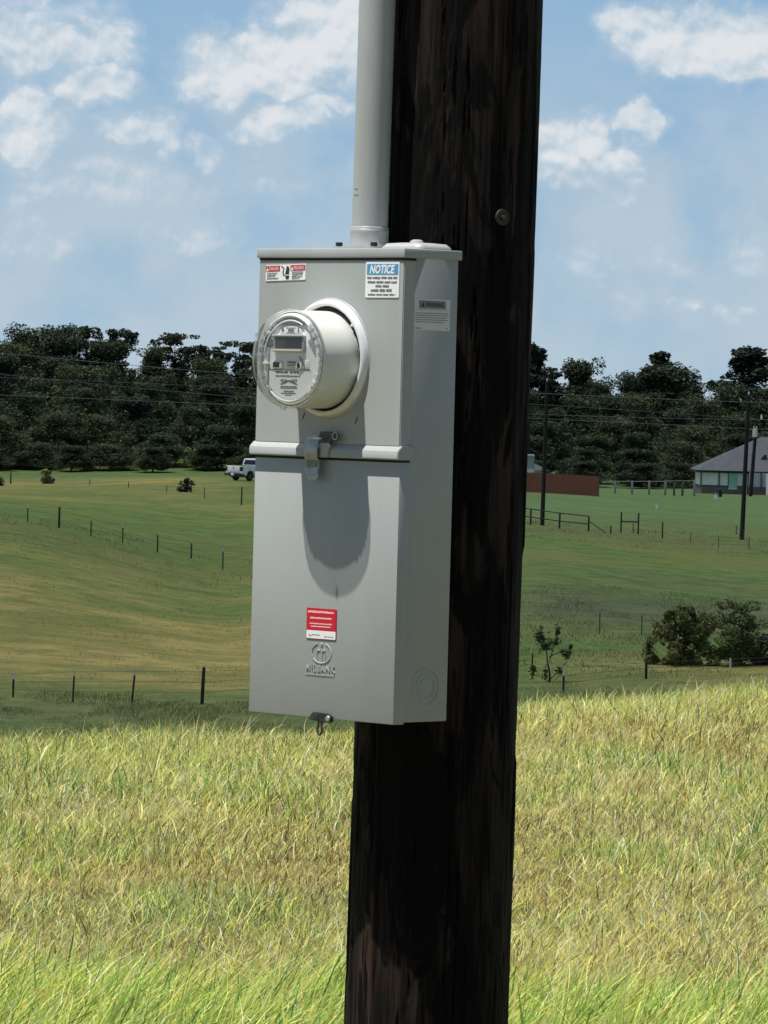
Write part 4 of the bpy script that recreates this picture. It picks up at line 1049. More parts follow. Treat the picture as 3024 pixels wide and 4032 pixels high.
# ------------------------------------------------------------------ shrubs in the fields
def shrub(name, dx_, dist, ybase, ytop, wpx, n, size, seed, colr, label, cat='bush', kind='bush', stem_r=.05):
    dist = find_dist(dx_ * S, ybase * S); b = at_h(dx_ * S, ybase * S, dist); x = b.x; zg = gz(x, dist)
    H = (ybase - ytop) * S / FPX * dist; W = wpx * S / FPX * dist
    H += max(0.0, zpt(dx_, ybase, dist) - zg)
    e = empty(name, (x, dist, zg - .03), seed * .7); cr, tr = tree_meshes(kind, H, W, n, size, seed, colr, stem_r)
    link('foliage', cr, None, e); link('stem', tr, None, e); tag(e, label, cat); return e
shrub('bush', 1478, 232, 1440, 1312, 170, 14000, .085, 31, (.175, .190, .075), 'large dark olive bush at the field edge, left of the twiggy one')
shrub('bush', 1600, 228, 1440, 1300, 190, 9000, .085, 32, (.145, .185, .075), 'twiggy open bush with upright shoots at the right edge', kind='open')
shrub('bush', 1648, 222, 1438, 1375, 120, 3600, .09, 33, (.13, .11, .065), 'low reddish brown bush tangled beneath the twiggy one at the right edge')
shrub('bush', 1400, 232, 1418, 1385, 36, 240, .09, 34, (.075, .065, .034), 'thin low spray of twigs at the left foot of the large olive bush')
shrub('bush', 401, 402, 1063, 1032, 40, 1300, .12, 35, (.036, .048, .030), 'small round dark shrub alone on the left pasture')
shrub('bush', 2, 430, 1050, 1030, 16, 260, .13, 36, (.030, .040, .026), 'tiny dark shrub cut by the left edge of the photo')
shrub('bush', 100, 565, 1045, 1012, 34, 260, .28, 37, (.16, .16, .05), 'yellowish green shrub at the foot of the wood on the left')
# sapling: three leafy tufts on thin bare stems
def sapling():
    dist = find_dist(1198 * S, 1474 * S); e0 = on_ground(1198 * S, dist); u = S / FPX * dist
    e = empty('sapling', e0); tag(e, 'thin young tree with three leafy tufts on bare stems beside the big pole', 'sapling')
    mb = MB(); tips = []
    def st(pts, r_): mb.tube([(a * u, 0.1 * math.sin(a), b * u) for a, b in pts], r_, 6)
    st([(2, -6), (1, 20), (-5, 50), (-8, 78), (-16, 100), (-22, 112)], [.045, .035, .028, .02, .014, .006])
    st([(0, 45), (8, 75), (14, 100), (16, 130)], [.02, .018, .012, .004])
    st([(-2, 55), (25, 68), (40, 82)], [.02, .014, .004]); st([(1, 5), (22, 25), (38, 48), (48, 72)], [.022, .016, .01, .004])
    st([(0, 2), (-18, 14), (-40, 34)], [.014, .01, .004])
    mb.build('trunk', BARK, e)
    r = np.random.default_rng(77); P = []
    for a, b, w_, h_, n in ((-22, 100, 13, 16, 160), (-9, 78, 14, 14, 150), (12, 88, 16, 9, 110), (16, 112, 6, 14, 60), (36, 62, 12, 10, 110), (45, 78, 6, 9, 40), (-36, 22, 8, 16, 50), (22, 26, 9, 9, 40), (-8, 20, 6, 22, 50)):
        d = r.normal(0, .5, (n, 3)); P.append(np.array([a * u, 0, b * u]) + d * np.array([w_ * u, w_ * u, h_ * u]) * .8)
    P = np.concatenate(P); col = np.array((.095, .145, .055)) * np.exp(r.normal(0, .25, len(P)))[:, None]
    V, F, LT, CC = leaf_cloud(P, .11, r, col); link('foliage', nmesh('foliage', V, F, LT, M['leaf'], CC), None, e)
sapling()

# ------------------------------------------------------------------ fence posts in the fields
M['postdark'] = mat('dark_post', (.016, .015, .012), .8, var=.3)
M['postwood'] = mat('weathered_post', (.10, .09, .075), .85, var=.3)
M['posttip'] = mat('white_painted_tip', (.62, .62, .60), .6)
M['poststeel'] = mat('green_steel_post', (.030, .034, .028), .6)
PT = {}
def post(px, ytop, ybot, dist, wpx, label, group, tip=0.0, dark=True, lean=0.0, mat_=None):
    """px, ytop, ybot in photo pixels: gives the height; the foot is set on the terrain"""
    dist = find_dist(px, ybot) if px > 2000 or dist < 320 else dist
    p = on_ground(px, dist); zt_ = 1.6 + dist * dz(px, ytop); h = max(zt_ - p.z, .5); w_ = wpx / FPX * dist / 2
    e = empty('fence_post', p); tag(e, label, 'fence post', group); PT.setdefault(group, []).append((Vector(p), h))
    x = lean * h; m_ = mat_ or (M['postdark'] if dark else M['poststeel'])
    if tip > 0:
        hb_ = h - tip
        mb = MB(); f_ = [(-w_, -w_ * .5), (w_, -w_ * .5), (w_, -w_ * .2), (w_ * .25, -w_ * .2), (w_ * .25, w_), (-w_ * .25, w_), (-w_ * .25, -w_ * .2), (-w_, -w_ * .2)]
        mb.prism(f_, 'z', -.3, hb_); b = mb.build('shaft', m_, e, smooth=False)
        mb = MB(); mb.prism(f_, 'z', hb_, h); t_ = mb.build('painted_tip', M['posttip'], e, smooth=False)
        for o_ in (b, t_):
            for v in o_.data.vertices: v.co.x += lean * v.co.z
    else:
        mb = MB(); mb.tube([(0, 0, -.3), (x * .5, 0, h * .5), (x, 0, h - .03), (x, 0, h)], [w_, w_ * .95, w_ * .9, w_ * .7], 9); mb.build('shaft', m_, e)
    return e
Zx = lambda v: v * .6028; Zy = lambda v: 1200 + v * .6028
G1 = 'posts of the nearest field fence'
for (x, yt, yb, tp, wp, ln_, lab) in (
  (122, 742, 915, .26, 8, 0, 'white tipped steel post nearest the left edge in the near field fence'),
  (513, 722, 940, .25, 7, .03, 'thin white tipped post, second from the left in the near field fence'),
  (900, 717, 948, .26, 8, .07, 'leaning white tipped post, third from the left in the near field fence'),
  (1357, 708, 955, 0, 15, .03, 'thick black wooden post left of the meter box in the near field fence')):
    post(x * .6028, 2200 + yt * .6028, 2200 + yb * .6028, 190, wp, lab, G1, tp, True, ln_)
for (x, yt, yb, tp, wp, lab) in (
  (392, 685, 850, .37, 8, 'white tipped post right of the big pole just beyond the bright grass'),
  (917, 655, 775, 0, 11, 'short dark post showing over the bright grass before the bushes'),
  (1453, 635, 720, .9, 8, 'pale post half hidden by the bright grass below the right hand bushes'),
  (186, 605, 712, 0, 7, 'dark slanting stake left of the young tree')):
    post(2000 + x * .6172, 2200 + yt * .6172, 2200 + yb * .6172, 190 if x != 186 else 205, wp, lab, G1, tp, True, .03 if x == 186 else -.01)
G2 = 'posts of the fence crossing the left pasture'
names2 = ['pale topped thin', 'dark thick wooden', 'grey topped thin', 'white topped thin', 'dark leaning', 'pale topped', 'faint pale topped']
for k, (x, yt, yb, tp, wp) in enumerate(((187, 1305, 1415, .2, 5, ), (393, 1320, 1462, 0, 9), (603, 1390, 1513, .2, 5), (811, 1430, 1560, .25, 5), (1040, 1505, 1622, 0, 6), (1262, 1545, 1662, .12, 6), (1470, 1590, 1735, .2, 5))):
    post(Zx(x), Zy(yt), Zy(yb), np.interp(x, (187, 393, 603, 811, 1040, 1262, 1470), (314, 308, 300, 293, 285, 278, 270)), wp, f'{names2[k]} post in the fence crossing the left pasture, ' + ['leftmost', 'second from the left', 'third from the left', 'fourth from the left', 'fifth from the left', 'second nearest the meter box', 'nearest the meter box'][k], G2, tp, k in (1, 4))
G3 = 'posts of the far fence below the wood'
for k, (x, yt, yb, wp, dd) in enumerate(((70, 1095, 1170, 6, 470), (330, 1122, 1175, 4, 462), (586, 1150, 1215, 4, 450), (840, 1160, 1238, 4, 437), (1090, 1178, 1262, 4, 424), (1337, 1190, 1280, 4, 412), (1581, 1188, 1302, 6, 400))):
    post(Zx(x), Zy(yt), Zy(yb), dd, wp, ['dark post nearest the left edge', 'faint thin post second from the left', 'faint thin post third from the left', 'faint thin post halfway along', 'faint thin post left of the small shrub', 'thin post right of the small shrub', 'dark post below the white truck'][k] + ' in the far fence under the wood', G3, 0, k in (0, 6), 0, None if k in (0, 6) else M['postwood'])
Qx = lambda v: 2000 + v * .6172; Qy = lambda v: 1250 + v * .6172
G4 = 'posts of the fence crossing the right pasture'
for k, (x, yt, yb, wp, dd, tp, lab) in enumerate((
  (665, 1342, 1382, 6, 288, 0, 'short dark stump post at the foot of the sloping brace'),
  (995, 1303, 1412, 6, 287, 0, 'dark thick post right of the goal shaped brace'),
  (1177, 1370, 1440, 3.5, 284, 0, 'faint thin post, first right of the dark thick one'),
  (1355, 1395, 1470, 3.5, 280, 0, 'faint thin post left of the tall right hand pole'),
  (1550, 1400, 1482, 3.5, 276, 0, 'faint thin post right of the tall right hand pole'),
  (1466, 1300, 1388, 4, 300, .25, 'marker post with a pale cap beside the tall right hand pole'))):
    post(Qx(x), Qy(yt), Qy(yb), dd, wp, lab, G4, tp, k < 2, 0, None if k < 2 else M['postwood'])
for k, (x, yt, yb) in enumerate(((611, 342, 480), (880, 360, 492))):
    post(2000 + x * .6172, 2200 + yt * .6172, 2200 + yb * .6172, 226, 4.5, ['thin dark post standing mid field right of the young tree', 'thin dark post standing mid field left of the large bush'][k], 'thin posts in the dark mid field strip', 0, True)
post(2000 + 88 * .6172, 2200 + 255 * .6172, 2200 + 300 * .6172, 236, 6, 'pale short post touching the right edge of the big pole', 'pale short posts', 0, False, 0, M['posttip'])

M['strand'] = mat('rusty_fence_wire', (.10, .09, .08), .7)
for g_, lab in ((G1, 'thin wire strands strung along the nearest field fence'), (G2, 'thin wire strands of the fence crossing the left pasture'), (G3, 'thin wire strands of the far fence below the wood'), (G4, 'thin wire strands of the fence crossing the right pasture')):
    pp = sorted(PT[g_], key=lambda a: a[0].x); pp = [a for a in pp if abs(a[0].y - pp[0][0].y) < 150]
    if g_ == G4: pp = pp[:-1] if False else [a for a in pp if a[1] > .6]
    o0 = pp[0][0]; e = empty('fence_wire', o0); tag(e, lab, 'fence wire')
    ext = [(pp[0][0] + (pp[0][0] - pp[1][0]), pp[0][1])] + pp + [(pp[-1][0] + (pp[-1][0] - pp[-2][0]), pp[-1][1])]
    for f in (.92, .62, .32):
        mb = MB(); q_ = [(Vector((a.x, a.y - .04, gz(a.x, a.y) + min(h, 1.3) * f)) - o0) for a, h in ext]
        mb.tube(q_, .007, 5, cap=False); mb.build('strand', M['strand'], e)

# pipe fence with brace, far right of the big pole
def pipe_fence():
    e0 = on_ground(Qx(337), find_dist(Qx(337), Qy(1350))); e = empty('pipe_fence', e0); tag(e, 'dark pipe fence with two rails and a sloping end brace beside a utility pole', 'fence')
    ps = []
    for x, yt, yb in ((-40, 1195, 1300), (152, 1222, 1325), (337, 1248, 1350), (523, 1268, 1368)):
        dd = find_dist(Qx(x), Qy(yb)); g_ = on_ground(Qx(x), dd); top = 1.6 + dd * dz(Qx(x), Qy(yt)); ps.append((g_ - e0, top - e0.z))
    for g_, t_ in ps:
        mb = MB(); mb.tube([(g_.x, g_.y, g_.z - .2), (g_.x, g_.y, t_)], .055, 8); mb.build('post', M['postdark'], e)
    for f in (0.0, .52):
        mb = MB(); mb.tube([(g_.x, g_.y, t_ - (t_ - g_.z) * f) for g_, t_ in ps], .032, 8); mb.build('rail', M['postdark'], e)
    b0 = on_ground(Qx(637), find_dist(Qx(637), Qy(1380))) - e0; g_, t_ = ps[-1]
    mb = MB(); mb.tube([(g_.x, g_.y, t_ - .3), (b0.x, b0.y, b0.z)], .03, 8); mb.build('brace', M['postdark'], e)
pipe_fence()
def h_brace():
    dd = find_dist(Qx(785), Qy(1380)); e0 = on_ground(Qx(785), dd); e = empty('fence_brace', e0); tag(e, 'goal shaped fence brace of two dark posts joined by a crossbar', 'fence brace')
    xs_ = []
    for x, yt in ((730, 1243), (840, 1247)):
        g_ = on_ground(Qx(x), dd) - e0; t_ = 1.6 + dd * dz(Qx(x), Qy(yt)) - e0.z; xs_.append(g_)
        mb = MB(); mb.tube([(g_.x, 0, g_.z - .2), (g_.x, 0, t_)], .05, 8); mb.build('post', M['postdark'], e)
    zc = 1.6 + dd * dz(Qx(785), Qy(1303)) - e0.z
    mb = MB(); mb.tube([(xs_[0].x, 0, zc), (xs_[1].x, 0, zc)], .045, 8); mb.build('crossbar', M['postdark'], e)
    g_ = on_ground(Qx(808), dd) - e0; mb = MB(); mb.tube([(g_.x, .1, g_.z - .2), (g_.x, .1, zc - .1)], .03, 6); mb.build('stake', M['postwood'], e)
h_brace()
# red board fence and pale post-and-rail fence
M['redwood'] = mat('red_stained_boards', (.150, .046, .026), .75, var=.35, vscale=2.2, aniso=(6, 6, .3))
def red_fence():
    dd = 452; a = on_ground(Qx(20), dd); b = on_ground(Qx(580), dd - 8); e = empty('board_fence', a); tag(e, 'reddish brown solid board fence in front of the wood beside the pale shed', 'fence')
    L_ = (b - a).length; n = int(L_ / .145); mb = MB(); d_ = (b - a)
    rr_ = random.Random(8)
    for k in range(n):
        f = k / n; p = d_ * f; h = 1.72 + rr_.uniform(-.03, .03); zg = gz(a.x + p.x, a.y + p.y) - a.z
        th_ = math.atan2(d_.y, d_.x)
        bb = bmesh.new(); bmesh.ops.create_cube(bb, size=1)
        for v in bb.verts: v.co = Vector((v.co.x * .138, v.co.y * .022 + rr_.uniform(-.001, .001), v.co.z * (h + .2) + (h - .2) / 2))
        mb._add(bb, Matrix.Translation((p.x, p.y, zg)) @ Matrix.Rotation(th_, 4, 'Z'))
    mb.build('boards', M['redwood'], e, smooth=False)
    for f in np.linspace(0, 1, 8):
        p = d_ * f; zg = gz(a.x + p.x, a.y + p.y) - a.z
        mb = MB(); mb.box(p.x - .05, p.x + .05, p.y + .03, p.y + .12, zg - .2, zg + 1.74); mb.build('post', M['postwood'], e)
red_fence()
M['palewood'] = mat('pale_grey_post', (.26, .26, .25), .8, var=.2)
def rail_fence():
    dd = 478; xs_ = (600, 685, 793, 902, 1005, 1062, 1115, 1190); e0 = on_ground(Qx(600), dd); e = empty('rail_fence', e0); tag(e, 'pale post and rail fence between the red board fence and the house', 'fence')
    tp = []
    for k, x in enumerate(xs_):
        g_ = on_ground(Qx(x), dd) - e0; t_ = 1.6 + dd * dz(Qx(x), Qy(1044 - (k > 4) * 4)) - e0.z; t_ = max(t_, g_.z + 1.1); tp.append((g_.x, g_.y, t_))
        if k: mb = MB(); mb.box(g_.x - .10, g_.x + .10, g_.y - .07, g_.y + .07, g_.z - .2, t_ + .04, .01); mb.build('post', M['palewood'] if k not in (5, 6) else M['postwood'], e)
    mb = MB(); mb.tube([(a, b + .0, c - .03) for a, b, c in tp], .035, 6); mb.build('rail', M['palewood'], e)
    mb = MB(); mb.tube([(a, b + .0, c - .62) for a, b, c in tp], .02, 6); mb.build('wire', M['postwood'], e)
rail_fence()

# pale shed behind the red fence
def shed():
    dd = 470; p = on_ground(Qx(105), dd); k = dd / FPX * .6172; e = empty('shed', p); tag(e, 'pale grey shed with stepped roof rising behind the red board fence', 'shed')
    zf = lambda v: 1.6 + dd * dz(Qx(120), Qy(v)) - p.z; xf = lambda v: (v - 105) * k
    wm = mat('pale_sheet_siding', (.36, .37, .37), .6, var=.08, vscale=3); rf_ = mat('light_metal_roof', (.40, .42, .42), .45, .2, var=.1)
    MB().box(xf(20), xf(222), 0, 5, -.3, zf(968), .01).build('wall', wm, e)
    MB().prism([(xf(165), zf(930)), (xf(228), zf(957)), (xf(228), zf(972)), (xf(165), zf(972))], 'y', -.3, 5.2).build('lean_to_roof', rf_, e, smooth=False)
    MB().box(xf(40), xf(164), .1, 4.8, zf(975), zf(884)).build('upper_wall', wm, e)
    MB().box(xf(36), xf(167), -.1, 5, zf(884), zf(876)).build('roof', rf_, e)
shed()

# brick house with hip roof
def house():
    dd = 500; k = dd / FPX; p = on_ground(2770, dd); e = empty('brick_house', (p.x, p.y, p.z)); tag(e, 'low brick house with blue grey hip roof at the right edge of the photo', 'house')
    X_ = lambda px: (px - 2770) * k
    zE = 1.6 + dd * dz(2850, 1858) - p.z; zR = 1.6 + dd * dz(3010, 1722) - p.z; zB = 1.6 + dd * dz(2850, 1913) - p.z
    roofm = mat('blue_grey_shingles', (.115, .125, .138), .85, var=.18, vscale=1.4, bump=.3, bscale=14)
    brick = D.materials.new('brown_brick'); brick.use_nodes = True; t = NB(brick.node_tree); pb = brick.node_tree.nodes['Principled BSDF']; pb.inputs['Roughness'].default_value = .9
    tc = t.n('ShaderNodeTexCoord'); mp = t.n('ShaderNodeMapping'); mp.inputs['Rotation'].default_value = (rad(90), 0, 0); t.L(tc.outputs['Object'], mp.inputs[0])
    br = t.n('ShaderNodeTexBrick'); t.L(mp.outputs[0], br.inputs['Vector']); br.inputs['Scale'].default_value = 4
    br.inputs['Color1'].default_value = (.16, .125, .115, 1); br.inputs['Color2'].default_value = (.11, .085, .080, 1); br.inputs['Mortar'].default_value = (.20, .19, .18, 1)
    t.L(br.outputs[0], pb.inputs['Base Color'])
    sid = mat('pale_porch_panel', (.93, .87, .85), .6, var=.10, vscale=1.2); trim = mat('dark_fascia', (.018, .02, .024), .6)
    green = mat('pale_green_door', (.36, .60, .50), .5, var=.1); dkt = mat('dark_post_trim', (.10, .10, .10), .6)
    x0, x1 = X_(2762), X_(2765) + 17.5; dep = 11.0; xc = X_(2946)
    MB().box(x0, xc, .0, dep, -.6, zB).build('brick_wall', brick, e, smooth=False)
    MB().box(x0 + .04, xc - .02, .06, dep - .06, zB, zE).build('wall', trim if False else sid, e, smooth=False)
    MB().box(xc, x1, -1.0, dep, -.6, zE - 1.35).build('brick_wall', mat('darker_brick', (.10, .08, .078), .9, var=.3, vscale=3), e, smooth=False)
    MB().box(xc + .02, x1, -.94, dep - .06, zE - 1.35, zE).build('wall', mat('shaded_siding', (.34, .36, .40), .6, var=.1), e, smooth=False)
    MB().box(x0 - .05, xc, -.02, .05, zB - .06, zB + .03).build('sill_band', trim, e, smooth=False)
    for px in (2760, 2831): MB().box(X_(px) - .07, X_(px) + .07, -.05, .06, zB, zE).build('porch_post', dkt, e, smooth=False)
    d_ = MB().box(X_(2868), X_(2903), -.03, .07, zB - .25, zE - .02).build('door', green, e, smooth=False)
    MB().box(X_(2866), X_(2869), -.05, .08, zB - .25, zE).build('door_frame', dkt, d_, smooth=False); MB().box(X_(2868), X_(2903), -.06, .0, zB - .32, zB - .25).build('door_step', M['white'], d_, smooth=False)
    MB().box(xc - .25, xc - .12, -.25, -.1, 0, zE).build('downpipe', M['white'], e, smooth=False)
    MB().box(X_(3014), X_(3024) + .3, -1.03, -.9, -.4, zE - .1).build('window', M['white'], e, smooth=False)
    MB().box(X_(2990) , X_(2991)+.15, -1.04, -.94, zE-1.35, zE).build('porch_post', dkt, e, smooth=False)
    # hip roof
    ov = .35; ex0, ex1, ey0, ey1 = X_(2742), x1 + ov, -ov, dep + ov; hip = X_(3008) - ex0
    mb = MB(); vs = [mb.bm.verts.new(v) for v in ((ex0, ey0, zE + .12), (ex1, ey0 - 1, zE + .12), (ex1, ey1, zE + .12), (ex0, ey1, zE + .12), (ex0 + hip, dep / 2, zR), (ex1 - hip, dep / 2, zR))]
    for f in ((0, 1, 5, 4), (1, 2, 5), (2, 3, 4, 5), (3, 0, 4), (0, 3, 2, 1)): mb.bm.faces.new([vs[i] for i in f])
    rf = mb.build('roof', roofm, e, smooth=False)
    mb = MB(); mb.box(ex0, ex1, ey0 - .0, ey0 + .12, zE - .10, zE + .12); mb.build('fascia', trim, rf, smooth=False)
    mb = MB(); mb.box(ex0, ex0 + .1, ey0, ey1, zE - .10, zE + .12); mb.build('fascia', trim, rf, smooth=False)
    mb = MB(); fx, fy = X_(3008), 1.8; fz = zE + .12 + (zR - zE - .12) * (fy + ov) / (dep / 2 + ov); mb.prism([(fx - .3, fz - .1), (fx + .35, fz - .1), (fx + .3, fz + .42), (fx + .05, fz + .35)], 'y', fy - .3, fy + .3); mb.build('roof_vent', trim, rf, smooth=False)
house()
# two pale things on the lawn by the house, one white thing in the middle of the lawn
def small_thing(name, px, py, dist, label, cat, s, matl, legs=True):
    p = on_ground(px, dist); e = empty(name, p); tag(e, label, cat)
    MB().lathe([(.001, s * .0), (s * .42, s * .02), (s * .5, s * .9), (s * .52, s * 1.0), (s * .44, s * 1.0), (s * .40, s * .1)], (0, 0, 0), 16, 'z').build('pail', matl, e)
    mb = MB(); mb.tube([(s * .5 * math.cos(t), 0, s + s * .45 * math.sin(t)) for t in np.linspace(0, math.pi, 9)], .02, 6); mb.build('handle', M['zinc'], e)
small_thing('bucket', Qx(1333), 0, 468, 'white bucket on the lawn in front of the house', 'bucket', .38, M['white'])
small_thing('bucket', Qx(1358), 0, 492, 'white bucket further back against the brick wall of the house', 'bucket', .36, M['white'])
small_thing('bucket', Qx(958), 0, 405, 'small white bucket alone in the middle of the lawn', 'bucket', .28, M['white'])
p = on_ground(Qx(1352), 480); e = empty('barrel', p); tag(e, 'dark squat barrel between the two white buckets by the house', 'barrel')
MB().lathe([(.001, 0), (.22, 0), (.27, .3), (.27, .45), (.22, .7), (.001, .7)], (0, 0, 0), 16, 'z').build('drum', M['postdark'], e)
mb = MB(); mb.lathe([(.235, .66), (.24, .72), (.20, .74), (.001, .74)], (0, 0, 0), 16, 'z'); mb.build('barrel_lid', M['postwood'], e)

# ------------------------------------------------------------------ distant utility poles and lines
M['farpole'] = mat('dark_utility_pole', (.012, .011, .010), .85, var=.3)
M['cable'] = mat('bare_aluminium_cable', (.13, .14, .14), .6)
M['porcelain'] = mat('pale_insulator', (.60, .61, .60), .4)
def far_pole(pxt, pyt, pxb, dist, r0, label, extra=None):
    b = on_ground(pxb, dist); t = at_h(pxt, pyt, dist); e = empty('utility_pole', b); tag(e, label, 'utility pole')
    d_ = t - b; mb = MB(); mb.tube([(0, 0, -.4), tuple(d_ * .5), tuple(d_)], [r0 * 1.15, r0, r0 * .85], 12); mb.build('pole_shaft', M['farpole'], e)
    return e, b, d_
def insul(e, pos, r=.06, h=.22):
    mb = MB(); mb.lathe([(.02, 0), (r * .6, .02), (r, .06), (r * .6, .09), (r * .95, .13), (r * .5, h)], pos, 12, 'z'); mb.cap(r * .5, h, pos, 12, 'z'); mb.build('insulator', M['porcelain'], e)
e, b, d_ = far_pole(Qx(250), Qy(410), Qx(226), 325, .125, 'tall dark utility pole standing by the pipe fence right of the big pole'); insul(e, tuple(d_)); mb = MB(); mb.box(d_.x - .35, d_.x + .35, -.05, .05, d_.z - .72, d_.z - .62); mb.build('crossarm', M['farpole'], e)
e, b, d_ = far_pole(Qx(1537), Qy(495), Qx(1502), 325, .135, 'tall dark utility pole in front of the house, nearer and longer than the transformer pole'); insul(e, tuple(d_)); mb = MB(); mb.box(d_.x - .35, d_.x + .35, -.05, .05, d_.z - .62, d_.z - .52); mb.build('crossarm', M['farpole'], e)
def transformer(e, q_, s_=1.0):
    mb = MB(); mb.lathe([(.001, 0), (.21, .01), (.24, .05), (.24, .72), (.20, .82), (.001, .84)], q_, 20, 'z'); t_ = mb.build('transformer', mat('pale_tank', (.50, .53, .53), .45), e)
    for a in (-.12, .12): mb = MB(); mb.lathe([(.03, .82), (.06, .86), (.04, .92), (.055, .96), (.02, 1.06)], (q_[0] + a, q_[1], q_[2]), 10, 'z'); mb.build('bushing', M['porcelain'], t_)
e, b, d_ = far_pole(Qx(1590), Qy(622), Qx(1548), 488, .17, 'dark utility pole with a pale transformer can, close beside the house')
f = .70; transformer(e, (d_.x * f - .05, -.42, 1.6 + 488 * dz(Qx(1580), Qy(765)) - b.z)); insul(e, (d_.x + .42, 0, d_.z - .45), .12, .5); insul(e, (d_.x - .3, 0, d_.z - 1.6), .07)
mb = MB(); mb.box(d_.x - .4, d_.x + .55, -.05, .05, d_.z - .5, d_.z - .42); mb.build('crossarm', M['farpole'], e)
e, b, d_ = far_pole(Qx(134), Qy(560), Qx(122), 488, .16, 'distant utility pole half hidden behind the right edge of the big pole'); insul(e, (d_.x, 0, d_.z - 1.4), .10, .4); insul(e, (d_.x, 0, d_.z - 6.2), .10, .3)
def wire(pts, d0, d1, label, r=.016):
    """a sagging line through photo points at real distances, carried on past both edges"""
    xs_ = [p[0] for p in pts]; ys_ = [p[1] for p in pts]; co = np.polyfit(xs_, ys_, 2)
    P_ = []
    for x in np.linspace(-1100, 4200, 60):
        dist = np.interp(x, (0, 3024), (d0, d1)); P_.append(at_h(x, np.polyval(co, x), dist))
    o0 = P_[30]; mb = MB(); mb.tube([p - o0 for p in P_], r, 6, cap=False); o = mb.build('power_line', M['cable'], None); o.location = o0
    tag(o, label, 'power line', 'power lines crossing in front of the wood')
wire([(0, 1390), (989, 1477), (2080, 1546), (3024, 1586)], 324.6, 324.6, 'topmost power line crossing in front of the wood')
wire([(0, 1486), (500, 1508), (989, 1528), (2080, 1590)], 400, 400, 'second power line from the top, faint against the trees', .012)
wire([(0, 1474), (400, 1512), (989, 1568), (2080, 1630)], 380, 380, 'third power line, crossing the second near the left edge', .014)
wire([(0, 1556), (989, 1595), (2080, 1648), (2975, 1688)], 487.4, 487.4, 'lowest power line crossing in front of the wood', .022)
wire([(2000, 1520), (2180, 1500), (2400, 1513), (3000, 1530)], 560, 560, 'faint topmost strand at the height of the treetops on the right', .010) if False else None

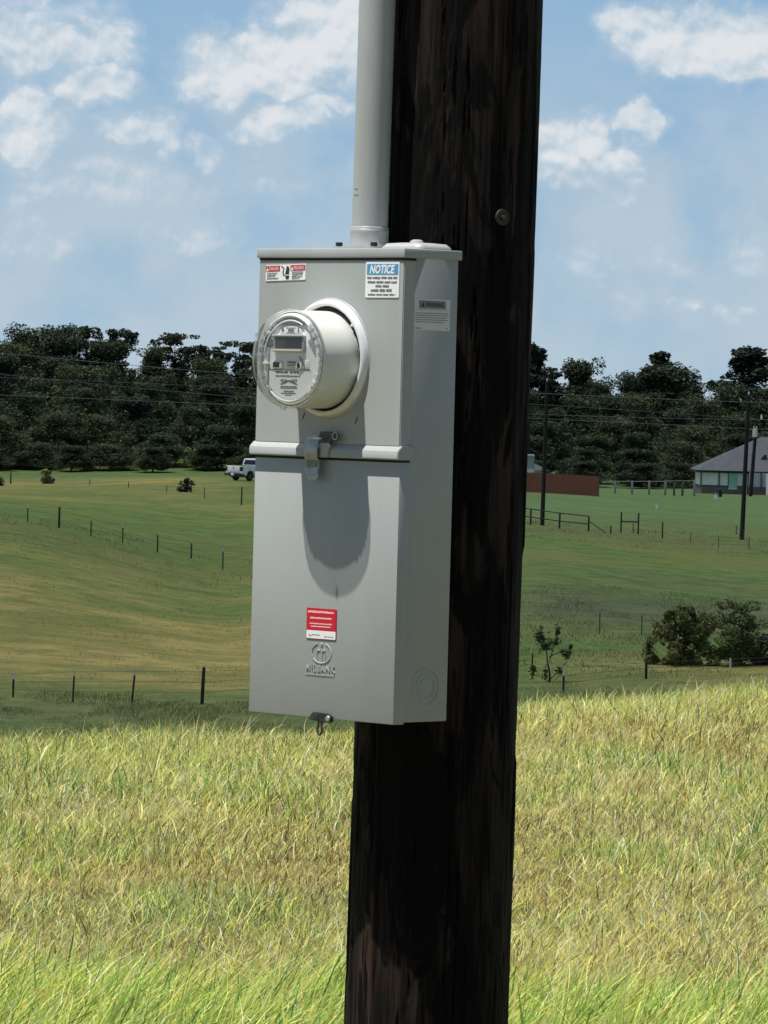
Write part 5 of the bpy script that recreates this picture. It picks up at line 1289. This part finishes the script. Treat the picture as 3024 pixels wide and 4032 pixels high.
# ------------------------------------------------------------------ white pickup truck on the far rise
def truck():
    dd = 455; p = on_ground(951, dd)
    e = empty('pickup_truck', p, 0); tag(e, 'white pickup truck seen from behind on the far grassy rise', 'pickup truck')
    W_, L_ = 1.95, 5.8
    # local: x = forward, y = left, z up; origin under the right rear corner area, centred below
    wm = mat('white_car_paint', (.88, .89, .90), .28, var=.02, coat=.5); bl = M['black']; gm = M['wglass']
    side = [(0.0, .62), (0.05, 1.32), (1.95, 1.34), (2.05, 1.36), (2.28, 1.88), (3.75, 1.90), (4.45, 1.36), (5.65, 1.25), (5.8, .95), (5.75, .55), (5.35, .48)]
    def arc_(cx, r_, n=10): return [(cx + r_ * math.cos(rad(180 * k / n)), .40 + r_ * math.sin(rad(180 * k / n))) for k in range(n + 1)]
    low = arc_(4.75, .52) + [(2.3, .42), (1.75, .42)] + arc_(1.18, .52) + [(.60, .50)]
    outline = side + low
    body_pts = [(0.0, .62), (0.05, 1.32), (4.45, 1.36), (5.65, 1.25), (5.8, .95), (5.75, .55), (5.35, .48)] + low
    mb = MB(); mb.prism(body_pts, 'y', -W_ / 2, W_ / 2, .03, 2)
    bd = mb.build('body', wm, e, ang=40)
    mb = MB(); mb.box(.12, 1.98, -W_ / 2 + .10, W_ / 2 - .10, 1.325, 1.345); mb.build('bed_shade_sheet', mat('bed_shadow', (.05, .05, .05), .8), e)  # dark sheet stands in for the shade inside the open bed
    cabo = [(2.02, 1.34), (2.25, 1.92), (2.5, 1.97), (3.55, 1.97), (3.85, 1.88), (4.55, 1.36)]
    mb = MB(); mb.prism(cabo, 'y', -W_ / 2 + .10, W_ / 2 - .10, .03, 2); cab = mb.build('cab', wm, e, ang=40)
    for s_ in (-1, 1):
        yy = s_ * (W_ / 2 - .10)
        mb = MB(); mb.prism([(2.22, 1.40), (2.38, 1.82), (3.62, 1.84), (4.22, 1.42)], 'y', min(yy, yy + s_ * .012), max(yy, yy + s_ * .012)); mb.build('side_window', gm, cab, smooth=False)
    mb = MB(); mb.prism([(-.72, 1.44), (.72, 1.44), (.64, 1.84), (-.64, 1.84)], 'x', -.012, 0); mb.build('rear_window', gm, cab, smooth=False, M=Matrix.Translation((1.975, 0, 0)) @ Matrix(((1, 0, .40, -.52), (0, 1, 0, 0), (0, 0, 1, 0), (0, 0, 0, 1))))
    tg_ = MB().box(-.035, .02, -.72, .72, .74, 1.30, .015).build('tailgate', wm, e)
    mb = MB(); mb.prism([(-.09, 1.22), (.09, 1.22), (.09, 1.15), (.04, 1.15), (.04, .98), (-.04, .98), (-.04, 1.15), (-.09, 1.15)], 'x', -.045, -.034); mb.build('tailgate_emblem', mat('grey_emblem', (.16, .17, .18), .4), tg_, smooth=False)
    for s_ in (-1, 1):
        MB().box(-.03, .16, min(s_ * .74, s_ * .985), max(s_ * .74, s_ * .985), .88, 1.24, .02).build('tail_light', mat('dark_tail_lamp', (.03, .012, .014), .2), e)
    bu = MB().box(-.22, .06, -.94, .94, .44, .68, .04).build('bumper', mat('dark_bumper', (.03, .03, .035), .4), e)
    MB().box(-.235, -.215, -.22, .12, .46, .66, .004).build('number_plate', M['white'], bu)
    MB().box(.3, 5.5, -.75, .75, .32, .5).build('chassis', bl, e)
    for cx in (1.18, 4.75):
        for s_ in (-1, 1):
            mb = MB(); c_ = (cx, s_ * .82, .40)
            mb.lathe([(.22, -.13), (.36, -.13), (.40, -.09), (.40, .09), (.36, .13), (.22, .13)], c_, 28, 'y', closed=True); wh = mb.build('wheel', mat('tyre_rubber', (.012, .012, .012), .85) if cx < 2 and s_ < 0 else D.materials['tyre_rubber'], e)
            mb = MB(); mb.lathe([(.215, -.10), (.12, -.08), (.05, -.11)], c_, 20); mb.cap(.05, -.11, c_, 20); mb.lathe([(.215, .10), (.12, .08), (.05, .11)], c_, 20); mb.cap(.05, .11, c_, 20); mb.build('rim', mat('dark_alloy', (.07, .07, .07), .4, .5), wh)
    for s_ in (-1, 1): MB().box(3.75, 3.95, min(s_ * .98, s_ * 1.18), max(s_ * .98, s_ * 1.18), 1.36, 1.56, .02).build('mirror', bl, e)
    # turn so that its tail faces half towards the viewer and its right flank shows
    th_ = rad(90 - 41); e.rotation_euler = (0, 0, th_)
    # keep the near rear corner where it is seen: shift so the right rear corner sits at px 951
    corner = Matrix.Rotation(th_, 3, 'Z') @ Vector((0, -W_ / 2, 0)); loc = Vector(on_ground(951, dd)) - corner
    e.location = (loc.x, loc.y, gz(loc.x + 1.5, loc.y + 1.5) + .02)
truck()
